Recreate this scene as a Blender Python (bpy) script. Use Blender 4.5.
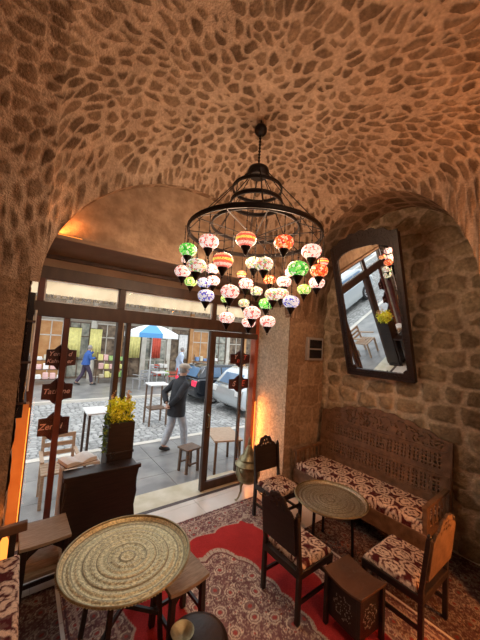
import bpy, math, random
import numpy as np
from mathutils import Vector, Matrix
PI = math.pi
random.seed(7); rng = np.random.default_rng(5)
sc = bpy.context.scene
for o in list(bpy.data.objects): bpy.data.objects.remove(o)
COL = sc.collection

# ------------------------------------------------------------------ camera
def cam_setup():
    yaw, pitch, roll = [math.radians(a) for a in (36.71, 4.14, 3.56)]
    f = Vector((math.sin(yaw)*math.cos(pitch), math.cos(yaw)*math.cos(pitch), math.sin(pitch)))
    r = Vector((math.cos(yaw), -math.sin(yaw), 0)); u = r.cross(f)
    c, s = math.cos(roll), math.sin(roll)
    r2 = c*r+s*u; u2 = -s*r+c*u
    cd = bpy.data.cameras.new('camera'); cd.sensor_fit = 'HORIZONTAL'; cd.sensor_width = 36
    cd.lens = 287/480*36; cd.clip_start = .02; cd.clip_end = 200
    o = bpy.data.objects.new('camera', cd); COL.objects.link(o)
    m = Matrix((r2, u2, -f)).transposed().to_4x4(); m.translation = (0, 0, 2.3)
    o.matrix_world = m; sc.camera = o
cam_setup()

# ------------------------------------------------------------------ world, lights, exposure
w = bpy.data.worlds.new('sky'); sc.world = w; w.use_nodes = True
bg = w.node_tree.nodes['Background']; bg.inputs[0].default_value = (.88, .94, 1, 1); bg.inputs[1].default_value = 2.0
def lamp(name, kind, loc, energy, color, size=.1, rot=None, sy=None, target=None, spread=None):
    l = bpy.data.lights.new(name, kind); l.energy = energy; l.color = color
    if kind == 'AREA':
        l.size = size
        if sy: l.shape = 'RECTANGLE'; l.size_y = sy
        if spread: l.spread = math.radians(spread)
    elif kind == 'SUN': l.angle = size
    else: l.shadow_soft_size = size
    o = bpy.data.objects.new(name, l); COL.objects.link(o); o.location = loc
    if rot: o.rotation_euler = rot
    if target: o.rotation_euler = (Vector(target)-Vector(loc)).to_track_quat('-Z', 'Y').to_euler()
    return o
WARM = (1, .66, .42); AMBER = (1, .30, .06)
lamp('sun', 'SUN', (0, 0, 20), 1.0, (1, .95, .88), .35, target=(4, 9, 0))
lamp('rear_warm_fill', 'AREA', (1.2, -1.3, 3.6), 38, WARM, 1.4, target=(1.7, 2.2, 1.2))  # added warm fill behind the camera for ambient light, no fixture modelled
lamp('amber_wall_lamp_light', 'POINT', (3.3, .2, 3.1), 42, AMBER, .12)
lamp('amber_floor_lamp_light', 'POINT', (3.15, .15, .95), 40, AMBER, .08)
sc.view_settings.view_transform = 'Standard'; sc.view_settings.look = 'None'
sc.view_settings.exposure = 0; sc.view_settings.gamma = 1

# ------------------------------------------------------------------ numpy noise
TAB = rng.random(65536)
def hsh(i, j, k=0):
    return TAB[((i.astype(np.int64)*73856093) ^ (j.astype(np.int64)*19349663) ^ (np.asarray(k).astype(np.int64)*83492791)) & 65535]
def vn(x, y, k=0):
    x = np.asarray(x, float); y = np.asarray(y, float)
    i = np.floor(x); j = np.floor(y); a = x-i; b = y-j; a = a*a*(3-2*a); b = b*b*(3-2*b)
    return (hsh(i, j, k)*(1-a)+hsh(i+1, j, k)*a)*(1-b)+(hsh(i, j+1, k)*(1-a)+hsh(i+1, j+1, k)*a)*b
def fbm(x, y, n=4, k=0):
    s = 0; a = .5
    for q in range(n): s = s+a*vn(x*2**q, y*2**q, k+q*7); a *= .5
    return s/(1-.5**n)
def sstep(a, b, x):
    t = np.clip((x-a)/(b-a), 0, 1); return t*t*(3-2*t)
def lerp(a, b, t): return np.asarray(a)*(1-t[..., None])+np.asarray(b)*t[..., None]

# ------------------------------------------------------------------ materials
def mat(name, base, rough=.6, metal=0, base2=None, scale=8, bump=0, bscale=None, emit=None, estr=0, attr=None, stretch=(1, 1, 1), spec=.5, detail=5, coat=0):
    m = bpy.data.materials.new(name); m.use_nodes = True
    nt = m.node_tree; b = nt.nodes['Principled BSDF']; N = nt.nodes.new; L = nt.links.new
    b.inputs['Base Color'].default_value = (*base, 1); b.inputs['Roughness'].default_value = rough
    b.inputs['Metallic'].default_value = metal; b.inputs['Specular IOR Level'].default_value = spec
    if coat: b.inputs['Coat Weight'].default_value = coat
    tc = N('ShaderNodeTexCoord'); mp = N('ShaderNodeMapping'); mp.inputs['Scale'].default_value = stretch
    L(tc.outputs['Object'], mp.inputs[0])
    if base2 or bump or attr:
        nz = N('ShaderNodeTexNoise'); nz.inputs['Scale'].default_value = scale; nz.inputs['Detail'].default_value = detail
        L(mp.outputs[0], nz.inputs['Vector'])
    if attr:
        at = N('ShaderNodeAttribute'); at.attribute_name = attr
        mx = N('ShaderNodeMix'); mx.data_type = 'RGBA'; mx.blend_type = 'MULTIPLY'; mx.inputs[0].default_value = 1
        rp = N('ShaderNodeValToRGB'); rp.color_ramp.elements[0].color = (.76, .76, .76, 1); rp.color_ramp.elements[1].color = (1.18, 1.18, 1.18, 1)
        rp.color_ramp.elements[0].position = .3; rp.color_ramp.elements[1].position = .72
        L(nz.outputs[0], rp.inputs[0]); L(at.outputs['Color'], mx.inputs[6]); L(rp.outputs[0], mx.inputs[7]); L(mx.outputs[2], b.inputs['Base Color'])
    elif base2:
        rp = N('ShaderNodeValToRGB'); rp.color_ramp.elements[0].color = (*base, 1); rp.color_ramp.elements[1].color = (*base2, 1)
        rp.color_ramp.elements[0].position = .35; rp.color_ramp.elements[1].position = .68
        L(nz.outputs[0], rp.inputs[0]); L(rp.outputs[0], b.inputs['Base Color'])
    if bump:
        n2 = nz
        if bscale:
            n2 = N('ShaderNodeTexNoise'); n2.inputs['Scale'].default_value = bscale; n2.inputs['Detail'].default_value = 6; L(mp.outputs[0], n2.inputs['Vector'])
        bp = N('ShaderNodeBump'); bp.inputs['Strength'].default_value = bump; bp.inputs['Distance'].default_value = .02
        L(n2.outputs[0], bp.inputs['Height']); L(bp.outputs[0], b.inputs['Normal'])
    if emit:
        b.inputs['Emission Color'].default_value = (*emit, 1); b.inputs['Emission Strength'].default_value = estr
    return m
def mosaic(name, cols, estr, scale=5.5, bands=False):
    m = bpy.data.materials.new(name); m.use_nodes = True
    nt = m.node_tree; b = nt.nodes['Principled BSDF']; N = nt.nodes.new; L = nt.links.new
    tc = N('ShaderNodeTexCoord')
    v = N('ShaderNodeTexVoronoi'); v.inputs['Scale'].default_value = scale; L(tc.outputs['Object'], v.inputs['Vector'])
    e = N('ShaderNodeTexVoronoi'); e.feature = 'DISTANCE_TO_EDGE'; e.inputs['Scale'].default_value = scale; L(tc.outputs['Object'], e.inputs['Vector'])
    rp = N('ShaderNodeValToRGB'); cr = rp.color_ramp; cr.interpolation = 'CONSTANT'
    cr.elements[0].color = (*cols[0], 1); cr.elements[1].position = 1/len(cols); cr.elements[1].color = (*cols[1], 1)
    for i, c in enumerate(cols[2:]):
        q = cr.elements.new((i+2)/len(cols)); q.color = (*c, 1)
    sx = N('ShaderNodeSeparateXYZ')
    if bands:
        L(tc.outputs['Generated'], sx.inputs[0]); L(sx.outputs[2], rp.inputs[0])
    else:
        L(v.outputs['Color'], sx.inputs[0]); L(sx.outputs[0], rp.inputs[0])
    g = N('ShaderNodeMath'); g.operation = 'GREATER_THAN'; g.inputs[1].default_value = .045; L(e.outputs['Distance'], g.inputs[0])
    mx = N('ShaderNodeMix'); mx.data_type = 'RGBA'; mx.inputs[6].default_value = (.05, .03, .02, 1)
    L(g.outputs[0], mx.inputs[0]); L(rp.outputs[0], mx.inputs[7])
    L(mx.outputs[2], b.inputs['Base Color']); L(mx.outputs[2], b.inputs['Emission Color'])
    b.inputs['Emission Strength'].default_value = estr; b.inputs['Roughness'].default_value = .25
    return m
def glass(name, tint=(1, 1, 1), refl=.0):
    m = bpy.data.materials.new(name); m.use_nodes = True; nt = m.node_tree; nt.nodes.clear(); N = nt.nodes.new; L = nt.links.new
    o = N('ShaderNodeOutputMaterial'); t = N('ShaderNodeBsdfTransparent'); t.inputs[0].default_value = (*tint, 1)
    g = N('ShaderNodeBsdfGlossy'); g.inputs['Roughness'].default_value = .02
    fr = N('ShaderNodeFresnel'); fr.inputs[0].default_value = 1.25
    mx = N('ShaderNodeMixShader'); ge = N('ShaderNodeNewGeometry'); iv = N('ShaderNodeMath'); iv.operation = 'SUBTRACT'; iv.inputs[0].default_value = 1; L(ge.outputs['Backfacing'], iv.inputs[1])
    ml = N('ShaderNodeMath'); ml.operation = 'MULTIPLY'; L(fr.outputs[0], ml.inputs[0]); L(iv.outputs[0], ml.inputs[1]); L(ml.outputs[0], mx.inputs[0]); L(t.outputs[0], mx.inputs[1]); L(g.outputs[0], mx.inputs[2]); L(mx.outputs[0], o.inputs[0])
    return m
M = {}
M['vault'] = mat('vault_stone', (.5, .4, .3), .92, attr='Col', scale=38, bump=.9, bscale=70, spec=.15)
M['wallstone'] = mat('wall_stone', (.5, .4, .3), .92, attr='Col', scale=30, bump=.9, bscale=60, spec=.15)
M['plaster'] = mat('old_plaster', (.24, .165, .11), .9, base2=(.38, .275, .19), scale=9, bump=.5, bscale=40, spec=.2, detail=8)
M['plainplaster'] = mat('smooth_plaster', (.25, .17, .12), .9, base2=(.33, .23, .165), scale=3, bump=.15, bscale=50, spec=.2)
M['bumpy'] = mat('hammered_limestone', (.50, .42, .31), .9, base2=(.80, .70, .55), scale=34, bump=1, bscale=60, spec=.2)
M['dark'] = mat('black_walnut', (.012, .007, .006), .42, base2=(.03, .016, .012), scale=5, stretch=(1, 1, 12), bump=.15, bscale=30)
M['carved'] = mat('carved_walnut', (.12, .065, .034), .45, base2=(.22, .125, .068), scale=14, bump=.5, bscale=90)
M['brown'] = mat('brown_wood', (.10, .055, .032), .5, base2=(.19, .11, .065), scale=6, stretch=(1, 8, 1), bump=.2, bscale=20)
M['frame'] = mat('brown_window_frame', (.045, .024, .018), .45, base2=(.075, .042, .03), scale=4, stretch=(3, 3, 1))
M['redframe'] = mat('red_brown_post', (.075, .017, .012), .4, base2=(.12, .032, .02), scale=6)
M['redpost'] = mat('red_lacquer_post', (.34, .065, .025), .35, base2=(.45, .11, .04), scale=5)
M['oak'] = mat('worn_oak', (.27, .21, .15), .5, base2=(.40, .33, .24), scale=6, stretch=(2, 14, 14), bump=.25, bscale=12)
M['palewood'] = mat('pale_wood', (.42, .28, .18), .6, base2=(.58, .42, .29), scale=8, stretch=(2, 12, 12))
M['fabric'] = mat('damask', (.5, .4, .3), .85, attr='Col', scale=160, bump=.2, spec=.2)
M['redfabric'] = mat('red_damask_side', (.22, .045, .03), .85, base2=(.42, .20, .13), scale=24, spec=.2)
M['rug'] = mat('rug_pile', (.4, .1, .1), .97, attr='Col', scale=120, bump=.3, bscale=400, spec=.05)
M['brass'] = mat('engraved_brass', (.6, .5, .3), .34, .7, attr='Col', scale=60, bump=.35, bscale=120)
M['oldbrass'] = mat('aged_brass', (.24, .20, .11), .36, .85, base2=(.42, .36, .21), scale=18, bump=.2, bscale=60)
M['iron'] = mat('black_iron', (.010, .007, .007), .5, .6)
M['blackcup'] = mat('blackened_brass', (.012, .009, .008), .35, .8)
M['marble'] = mat('cream_marble', (.60, .56, .49), .28, base2=(.74, .70, .63), scale=2.2, bump=.03)
M['threshold'] = mat('threshold_slab', (.50, .45, .30), .5, base2=(.66, .61, .48), scale=4)
M['pavement'] = mat('wet_pavement', (.19, .19, .19), .28, base2=(.34, .335, .32), scale=2.5, bump=.05)
M['cobble'] = mat('cobblestones', (.4, .4, .4), .6, attr='Col', scale=9, bump=.2)
M['white'] = mat('white_paint', (.75, .75, .73), .4)
M['whitestone'] = mat('white_stone', (.78, .76, .70), .5)
M['grey'] = mat('silver_plastic', (.45, .45, .46), .35, .4)
M['screen'] = mat('dark_panel', (.01, .01, .014), .2)
M['maroon'] = mat('maroon_sign', (.030, .006, .007), .45, base2=(.06, .008, .010), scale=6)
M['letter'] = mat('pale_lettering', (.62, .40, .38), .5)
M['redletter'] = mat('red_lettering', (.7, .12, .08), .5)
M['paper'] = mat('paper', (.80, .78, .74), .8, base2=(.90, .88, .84), scale=20)
M['yellow'] = mat('yellow_petals', (.95, .95, .03), .6, base2=(1, 1, .15), scale=30)
M['leaf'] = mat('leaf_green', (.10, .20, .03), .6, base2=(.25, .38, .07), scale=20)
M['glass'] = glass('window_glass')
M['glassware'] = glass('drinking_glass', (.93, .95, .95))
M['mirror'] = mat('mirror_silver', (.86, .88, .88), .015, 1)
M['led'] = mat('amber_led', (1, .4, .1), .5, emit=(1, .33, .05), estr=1.6)
M['skin'] = mat('skin', (.52, .30, .21), .5)
M['hair'] = mat('grey_hair', (.30, .28, .26), .8)
M['coat'] = mat('black_jacket', (.013, .014, .018), .8, base2=(.028, .028, .033), scale=10)
M['jeans'] = mat('light_jeans', (.36, .38, .42), .8, base2=(.52, .54, .57), scale=14)
M['cap'] = mat('beige_cap', (.40, .33, .26), .8)
M['shoe'] = mat('black_shoe', (.015, .013, .012), .4)
M['blueshirt'] = mat('blue_jacket', (.04, .11, .36), .8)
M['purple'] = mat('dark_trousers', (.06, .04, .07), .8)
M['lightblue'] = mat('pale_blue_cloth', (.55, .63, .78), .8)
M['carblack'] = mat('black_car_paint', (.012, .014, .02), .12, .3, coat=1)
M['carsilver'] = mat('silver_car_paint', (.50, .54, .56), .18, .5, coat=1)
M['carglass'] = mat('car_glass', (.10, .17, .27), .05)
M['tyre'] = mat('tyre', (.02, .02, .02), .8)
M['alloy'] = mat('alloy_wheel', (.62, .62, .64), .3, .6)
M['taillight'] = mat('red_tail_light', (.75, .03, .08), .2, emit=(1, .05, .12), estr=.5)
M['umbw'] = mat('white_canvas', (.85, .87, .88), .8)
M['umbb'] = mat('blue_canvas', (.10, .32, .62), .8)
M['cream'] = mat('cream_fascia', (.66, .46, .26), .8, base2=(.82, .62, .38), scale=1.5)
M['facade'] = mat('shop_wall', (.42, .34, .25), .9, base2=(.60, .52, .42), scale=2, bump=.3, bscale=6)
M['pilaster'] = mat('pale_pilaster', (.60, .55, .46), .8, base2=(.72, .68, .60), scale=3)
M['orangewood'] = mat('orange_timber', (.50, .22, .07), .6, base2=(.62, .33, .13), scale=4)
M['shopdark'] = mat('dark_shop_interior', (.09, .06, .04), .7, base2=(.32, .23, .15), scale=4)
M['shopglass'] = mat('shop_window_glass', (.18, .19, .16), .15, base2=(.50, .48, .38), scale=4)
for n, c in dict(goods_white=(.75, .73, .70), goods_pink=(.72, .45, .42), goods_green=(.35, .55, .18), goods_red=(.6, .09, .05), goods_yellow=(.75, .68, .25), goods_beige=(.55, .48, .36), goods_blue=(.15, .25, .45)).items():
    M[n] = mat(n, c, .7, base2=tuple(min(1, q*1.25) for q in c), scale=7)
PK = [(1, .55, .46), (1, .80, .70), (1, .88, .80), (1, .35, .28), (.95, .80, .72), (1, .72, .62)]
M['m_pink'] = mosaic('pink_mosaic', [(1, .55, .48), (1, .82, .74), (1, .88, .82), (.75, .18, .16), (1, .86, .8), (1, .78, .7)], 1.0)
M['m_green'] = mosaic('green_mosaic', [(.10, .75, .08), (.4, .95, .2), (.03, .4, .04), (.75, 1, .6), (.2, .85, .15)], .9)
M['m_red'] = mosaic('red_mosaic', [(.95, .10, .02), (.75, .03, .02), (1, .30, .06), (1, .6, .35), (.9, .08, .03)], 1.0)
M['m_band'] = mosaic('banded_mosaic', [(.85, .2, .15), (1, .62, .5), (.9, .15, .08), (1, .72, .12), (.9, .12, .08), (1, .5, .25), (.6, .1, .06)], 1.0, bands=True)
M['m_multi'] = mosaic('multicolour_mosaic', [(.85, .85, .72), (.95, .92, .85), (.25, .5, .25), (.8, .75, .3), (.7, .25, .25), (.9, .88, .8)], .8)
M['m_blue'] = mosaic('blue_mosaic', [(.75, .78, .95), (.9, .9, 1), (.12, .14, .7), (.6, .65, .85), (.8, .82, .9)], .75)
M['m_lime'] = mosaic('lime_mosaic', [(.55, .9, .15), (.85, 1, .3), (.2, .6, .1), (.9, .95, .6)], .9)

# ------------------------------------------------------------------ mesh builder
class MB:
    def __init__(s): s.v = []; s.f = []
    def add(s, v, f):
        n = len(s.v); s.v += [tuple(map(float, q)) for q in v]; s.f += [tuple(n+i for i in q) for q in f]; return s
    def box(s, a, b, rz=0, c=None):
        x0, y0, z0 = a; x1, y1, z1 = b
        v = [(x, y, z) for z in (z0, z1) for x, y in ((x0, y0), (x1, y0), (x1, y1), (x0, y1))]
        if rz:
            cx, cy = c or ((x0+x1)/2, (y0+y1)/2); cc, ss = math.cos(rz), math.sin(rz)
            v = [(cx+(x-cx)*cc-(y-cy)*ss, cy+(x-cx)*ss+(y-cy)*cc, z) for x, y, z in v]
        return s.add(v, [(3, 2, 1, 0), (4, 5, 6, 7), (0, 1, 5, 4), (1, 2, 6, 5), (2, 3, 7, 6), (3, 0, 4, 7)])
    def bar(s, p, q, w, d=None, up=(0, 0, 1)):
        p, q = Vector(p), Vector(q); d = d or w; t = (q-p).normalized(); u = Vector(up)
        if abs(t.dot(u)) > .95: u = Vector((0, 1, 0))
        a = t.cross(u).normalized()*w/2; b = t.cross(a).normalized()*d/2
        v = [p-a-b, p+a-b, p+a+b, p-a+b, q-a-b, q+a-b, q+a+b, q-a+b]
        return s.add(v, [(3, 2, 1, 0), (4, 5, 6, 7), (0, 1, 5, 4), (1, 2, 6, 5), (2, 3, 7, 6), (3, 0, 4, 7)])
    def tube(s, pts, r, n=8, closed=False):
        pts = [Vector(p) for p in pts]; rs = r if isinstance(r, (list, tuple)) else [r]*len(pts); v = []; k = len(pts)
        prev = None
        for i, p in enumerate(pts):
            if closed: t = pts[(i+1) % k]-pts[i-1]
            else: t = pts[min(i+1, k-1)]-pts[max(i-1, 0)]
            t.normalize()
            if prev is None:
                u = Vector((0, 0, 1)) if abs(t.z) < .9 else Vector((1, 0, 0)); a = t.cross(u).normalized()
            else: a = (prev-t*prev.dot(t)).normalized()
            prev = a; b = t.cross(a)
            for j in range(n):
                an = 2*PI*j/n; v.append(p+(a*math.cos(an)+b*math.sin(an))*rs[i])
        f = []
        for i in range(k if closed else k-1):
            for j in range(n):
                i2 = (i+1) % k; f.append((i*n+j, i*n+(j+1) % n, i2*n+(j+1) % n, i2*n+j))
        if not closed: f += [tuple(range(n))[::-1], tuple((k-1)*n+j for j in range(n))]
        return s.add(v, f)
    def lathe(s, prof, c=(0, 0, 0), n=24, sx=1, sy=1, cap=True):
        v = []; f = []; k = len(prof)
        for r, z in prof:
            for j in range(n): v.append((c[0]+sx*r*math.cos(2*PI*j/n), c[1]+sy*r*math.sin(2*PI*j/n), c[2]+z))
        for i in range(k-1):
            for j in range(n): f.append((i*n+j, i*n+(j+1) % n, (i+1)*n+(j+1) % n, (i+1)*n+j))
        if prof[0] == prof[-1]: cap = False
        if cap and prof[0][0] > 1e-4: f.append(tuple(range(n))[::-1])
        if cap and prof[-1][0] > 1e-4: f.append(tuple((k-1)*n+j for j in range(n)))
        return s.add(v, f)
    def prism(s, pts, d0, d1, fn):   # 2D outline extruded; fn(a,b,d)->xyz
        n = len(pts); v = [fn(a, b, d0) for a, b in pts]+[fn(a, b, d1) for a, b in pts]
        return s.add(v, [tuple(range(n))[::-1], tuple(range(n, 2*n))]+[(i, (i+1) % n, n+(i+1) % n, n+i) for i in range(n)])
    def build(s, name, m, parent=None, smooth=False, bevel=0, loc=None):
        me = bpy.data.meshes.new(name); me.from_pydata(s.v, [], s.f); me.update()
        me.materials.append(m)
        o = bpy.data.objects.new(name, me); COL.objects.link(o)
        if parent: o.parent = parent
        if loc: o.location = loc
        if smooth: smooth_angle(me)
        if bevel:
            bv = o.modifiers.new('bevel', 'BEVEL'); bv.width = bevel; bv.segments = 2; bv.limit_method = 'ANGLE'
        return o
def smooth_angle(me, ang=50):
    me.polygons.foreach_set('use_smooth', [True]*len(me.polygons))
    try: me.set_sharp_from_angle(angle=math.radians(ang))
    except Exception: pass
def grid_obj(name, P, colr, m, parent=None, smooth=True, flip=False, keep=None):
    """P (nv,nu,3) vertex grid, colr (nv,nu,3)"""
    nv, nu = P.shape[:2]; idx = np.arange(nv*nu).reshape(nv, nu)
    q = np.stack([idx[:-1, :-1], idx[:-1, 1:], idx[1:, 1:], idx[1:, :-1]], -1)
    if keep is not None: q = q[keep]
    q = q.reshape(-1, 4)
    if flip: q = q[:, ::-1]
    me = bpy.data.meshes.new(name); me.vertices.add(nv*nu); me.vertices.foreach_set('co', P.reshape(-1).astype(np.float32))
    n = len(q); me.loops.add(n*4); me.loops.foreach_set('vertex_index', q.reshape(-1).astype(np.int32))
    me.polygons.add(n); me.polygons.foreach_set('loop_start', np.arange(0, n*4, 4, dtype=np.int32))
    me.update(calc_edges=True); me.validate()
    if colr is not None: add_col(me, colr)
    me.materials.append(m)
    if smooth: me.polygons.foreach_set('use_smooth', [True]*len(me.polygons))
    o = bpy.data.objects.new(name, me); COL.objects.link(o)
    if parent: o.parent = parent
    return o
def add_col(me, colr):
    a = me.color_attributes.new('Col', 'FLOAT_COLOR', 'POINT'); c = colr.reshape(-1, 3)
    a.data.foreach_set('color', np.concatenate([c, np.ones((len(c), 1))], 1).reshape(-1).astype(np.float32))
def mask_panel(mask, fn, cell, t, name, m, parent, front=None, back_t=None):
    """pierced carved panel: mask (rows from bottom, cols); fn(a,b,d)->xyz; thickness t"""
    R_, C_ = mask.shape; mk = np.pad(mask.astype(bool), 1)
    vid = {}; v = []; f = []
    def V(i, j, d):
        k = (i, j, d)
        if k not in vid:
            vid[k] = len(v); v.append(fn(j*cell, i*cell, t if d else 0))
        return vid[k]
    ii, jj = np.nonzero(mask)
    for i, j in zip(ii.tolist(), jj.tolist()):
        f.append((V(i, j, 1), V(i, j+1, 1), V(i+1, j+1, 1), V(i+1, j, 1)))
        f.append((V(i+1, j, 0), V(i+1, j+1, 0), V(i, j+1, 0), V(i, j, 0)))
        if not mk[i, j+1]: f.append((V(i, j, 0), V(i, j+1, 0), V(i, j+1, 1), V(i, j, 1)))
        if not mk[i+2, j+1]: f.append((V(i+1, j+1, 0), V(i+1, j, 0), V(i+1, j, 1), V(i+1, j+1, 1)))
        if not mk[i+1, j]: f.append((V(i+1, j, 0), V(i, j, 0), V(i, j, 1), V(i+1, j, 1)))
        if not mk[i+1, j+2]: f.append((V(i, j+1, 0), V(i+1, j+1, 0), V(i+1, j+1, 1), V(i, j+1, 1)))
    me = bpy.data.meshes.new(name); me.from_pydata(v, [], f); me.update(); me.materials.append(m)
    o = bpy.data.objects.new(name, me); COL.objects.link(o)
    if parent: o.parent = parent
    return o
def thing(name, label, cat, loc=(0, 0, 0), rz=0, group=None):
    o = bpy.data.objects.new(name, None); o.empty_display_size = .1; COL.objects.link(o)
    o.location = loc; o.rotation_euler = (0, 0, rz); return tag(o, label, cat, group)
def tag(o, label, cat, group=None, kind=None):
    if label: o['label'] = label
    if cat: o['category'] = cat
    if group: o['group'] = group
    if kind: o['kind'] = kind
    return o
def st(o): o['kind'] = 'structure'; return o
def kids(o): return [c for c in bpy.data.objects if c.parent == o]
def copy_tree(o, parent=None, loc=None, rz=None, label=None, group=None):
    c = o.copy(); COL.objects.link(c); c.parent = parent
    if loc is not None: c.location = loc
    if rz is not None: c.rotation_euler = (0, 0, rz)
    if label: c['label'] = label
    if group: c['group'] = group
    for ch in kids(o): copy_tree(ch, c)
    return c

# ------------------------------------------------------------------ stone patterns
def cells(S, T, k=0, jit=.8, rows=False):
    """jittered grid voronoi. returns F1,F2,id1"""
    i0 = np.floor(S); j0 = np.floor(T)
    F1 = np.full(S.shape, 9.); F2 = F1.copy(); ID = np.zeros(S.shape)
    for di in (-1, 0, 1):
        for dj in (-1, 0, 1):
            j = j0+dj; off = np.where(j % 2 > .5, .5, 0) if rows else 0
            i = np.floor(S-off)+di
            cx = i+off+.5+(hsh(i, j, k)-.5)*jit; cy = j+.5+(hsh(i, j, k+1)-.5)*jit*(.45 if rows else 1)
            ax = np.abs(S-cx)*(.85+.3*hsh(i, j, k+2)); ay = np.abs(T-cy)
            d = (ax**3+ay**3)**(1/3.) if rows else np.sqrt(ax**2+ay**2)
            c = d < F1; F2 = np.where(c, F1, np.minimum(F2, d)); ID = np.where(c, hsh(i, j, k+3), ID); F1 = np.where(c, d, F1)
    return F1, F2, ID
def stone_cols(mask, ID, x, y, mortar, s0, s1, k=0):
    n = fbm(x*9, y*9, 4, k); n2 = fbm(x*30, y*30, 3, k+50)
    sc_ = lerp(s0, s1, np.clip(ID*.75+(n-.5)*1.1+.1, 0, 1))*(.72+.56*n2)[..., None]
    mo = np.asarray(mortar)*(.82+.36*n)[..., None]*(.9+.2*n2)[..., None]
    return mo*(1-mask[..., None])+sc_*mask[..., None]

# ------------------------------------------------------------------ the vault
X0, X1, Y0, Y1, ZS = -.5, 3.6, .1, 3.19, 2.72
def ell(t, p=.5): return np.clip(1-t*t, 0, 1)**p
def Af(x): return 1.44*ell((x-1.72)/1.65)
def Ab(x): return 1.7*ell((x-1.55)/2.05)
def Bf(y): return 1.66*ell((y-2.0)/1.19)
def vault_z(x, y):
    v = (y-Y0)/(Y1-Y0); a = v*Af(x)+(1-v)*Ab(x)
    e = np.clip(np.abs((x-1.55)/2.05), 0, 1)**9*(x > 1.55); hw_ = np.where(y < 2.0, 3.2*(1-e)+1.19*e, 1.19)
    b = 1.66*ell((y-2.0)/hw_)
    return ZS+a+b-.51*a*b
nx, ny = 470, 360
gx, gy = np.meshgrid(np.linspace(X0, X1, nx), np.linspace(Y0, Y1, ny))
gz = vault_z(gx, gy)
cxv, cyv = 1.78, 2.23
dx, dy = gx-cxv, gy-cyv
s_ = np.sqrt(dx**2+dy**2+1.3*(4.6-gz)**2); th = np.arctan2(dy, dx)
wob = (fbm(gx*3, gy*3, 2, 11)-.5)*.25
s2 = s_+wob*.35; th2 = th+wob*.15
RR = .142
ri = np.floor(s2/RR)
F1 = np.full(gx.shape, 9.); F2 = F1.copy(); ID = np.zeros(gx.shape)
for di in (-1, 0, 1):
    r = ri+di; rc = np.maximum((r+.5)*RR, .01); n = np.maximum(np.round(2*PI*rc/.090), 3)
    tt = (th2/(2*PI)+hsh(r, r, 91))*n; tj = np.floor(tt)
    for dj in (-1, 0, 1):
        j = tj+dj; jm = np.mod(j, n)
        sx_ = rc+(hsh(r, jm, 92)-.5)*RR*1.05; tx = j+.5+(hsh(r, jm, 93)-.5)*.75
        el_ = sstep(.45, 1.5, s2); lo = .080+.055*hsh(r, jm, 95)+el_*(.02+.10*hsh(r, jm, 98)); wd = .058+.036*hsh(r, jm, 96)-.004*el_
        rot = (hsh(r, jm, 97)-.5)*(2.6-1.7*el_); a = s2-sx_; b = (tt-tx)/n*2*PI*np.maximum(s2, .05)
        a, b = a*np.cos(rot)+b*np.sin(rot), -a*np.sin(rot)+b*np.cos(rot)
        d = ((np.abs(a)/lo)**2.4+(np.abs(b)/wd)**2.4)**(1/2.4)
        c = d < F1; F2 = np.where(c, F1, np.minimum(F2, d)); ID = np.where(c, hsh(r, jm, 94), ID); F1 = np.where(c, d, F1)
ed = (F2-F1)+(fbm(gx*22, gy*22, 3, 21)-.5)*.36
cover = fbm(gx*1.6+3, gy*1.6, 3, 31)
mask = sstep(.15, .29, ed-(cover-.5)*.4-.05)*sstep(.84, .66, F1+(fbm(gx*14, gy*14, 2, 23)-.5)*.3)
col = stone_cols(mask, ID, gx, gy, (.47, .36, .27), (.13, .088, .058), (.31, .22, .15), 40)
# outward surface normals
zy, zx = np.gradient(gz, gy[:, 0], gx[0]); zx = np.clip(zx, -6, 6); zy = np.clip(zy, -6, 6)
nn = np.stack([zx, zy, -np.ones_like(zx)], -1); nn /= np.linalg.norm(nn, axis=-1, keepdims=True)
hgt = mask*(-.004+.024*(1-F1))+(fbm(gx*25, gy*25, 3, 61)-.5)*.008+(fbm(gx*2.4, gy*2.4, 2, 62)-.5)*.05
P = np.stack([gx, gy, gz], -1)+nn*hgt[..., None]
st(grid_obj('ceiling', P, col, M['vault'], flip=True))
# shell above the vault (keeps daylight out) and soffits of the two arches
MB().box((-.7, -.2, 4.95), (4.75, 4.2, 5.1)).build('ceiling_slab', M['plainplaster'])['kind'] = 'structure'
ax_ = np.linspace(.07, 3.37, 160); az = ZS+Af(ax_)
def rough_strip(name, c0, c1, n, m, k, cs=5):
    """ruled surface between curve c0 and c1 with rubble relief"""
    c0 = np.array(c0); c1 = np.array(c1); t = np.linspace(0, 1, n)[:, None, None]
    P = c0[None]*(1-t)+c1[None]*t
    seg = np.r_[0, np.cumsum(np.linalg.norm(np.diff(c0, axis=0), axis=1))]
    S = np.broadcast_to(seg[None]*cs, P.shape[:2]); T = t[..., 0]*np.linalg.norm(c1[0]-c0[0])*cs*np.ones_like(S)
    F1, F2, ID = cells(S*.8, T, k, .8); mask = sstep(.12, .28, F2-F1)
    return P, S/cs, T/cs, mask, ID
P, S, T, mk, ID = rough_strip('s', np.stack([ax_, 0*ax_+3.19, az], 1), np.stack([ax_, 0*ax_+3.3, az], 1), 10, None, 5)
st(grid_obj('trim_arch_soffit_front', P, stone_cols(mk, ID, S, T, (.40, .28, .19), (.16, .1, .06), (.3, .2, .13), 3), M['vault']))
by_ = np.linspace(.81, 3.19, 150); bz = ZS+Bf(by_)
P, S, T, mk, ID = rough_strip('s', np.stack([0*by_+3.6, by_, bz], 1), np.stack([0*by_+4.28, by_, bz], 1), 50, None, 6)
st(grid_obj('trim_arch_soffit_right', P, stone_cols(mk, ID, S, T, (.36, .25, .17), (.14, .09, .055), (.26, .18, .12), 4), M['vault'], flip=True))

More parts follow.
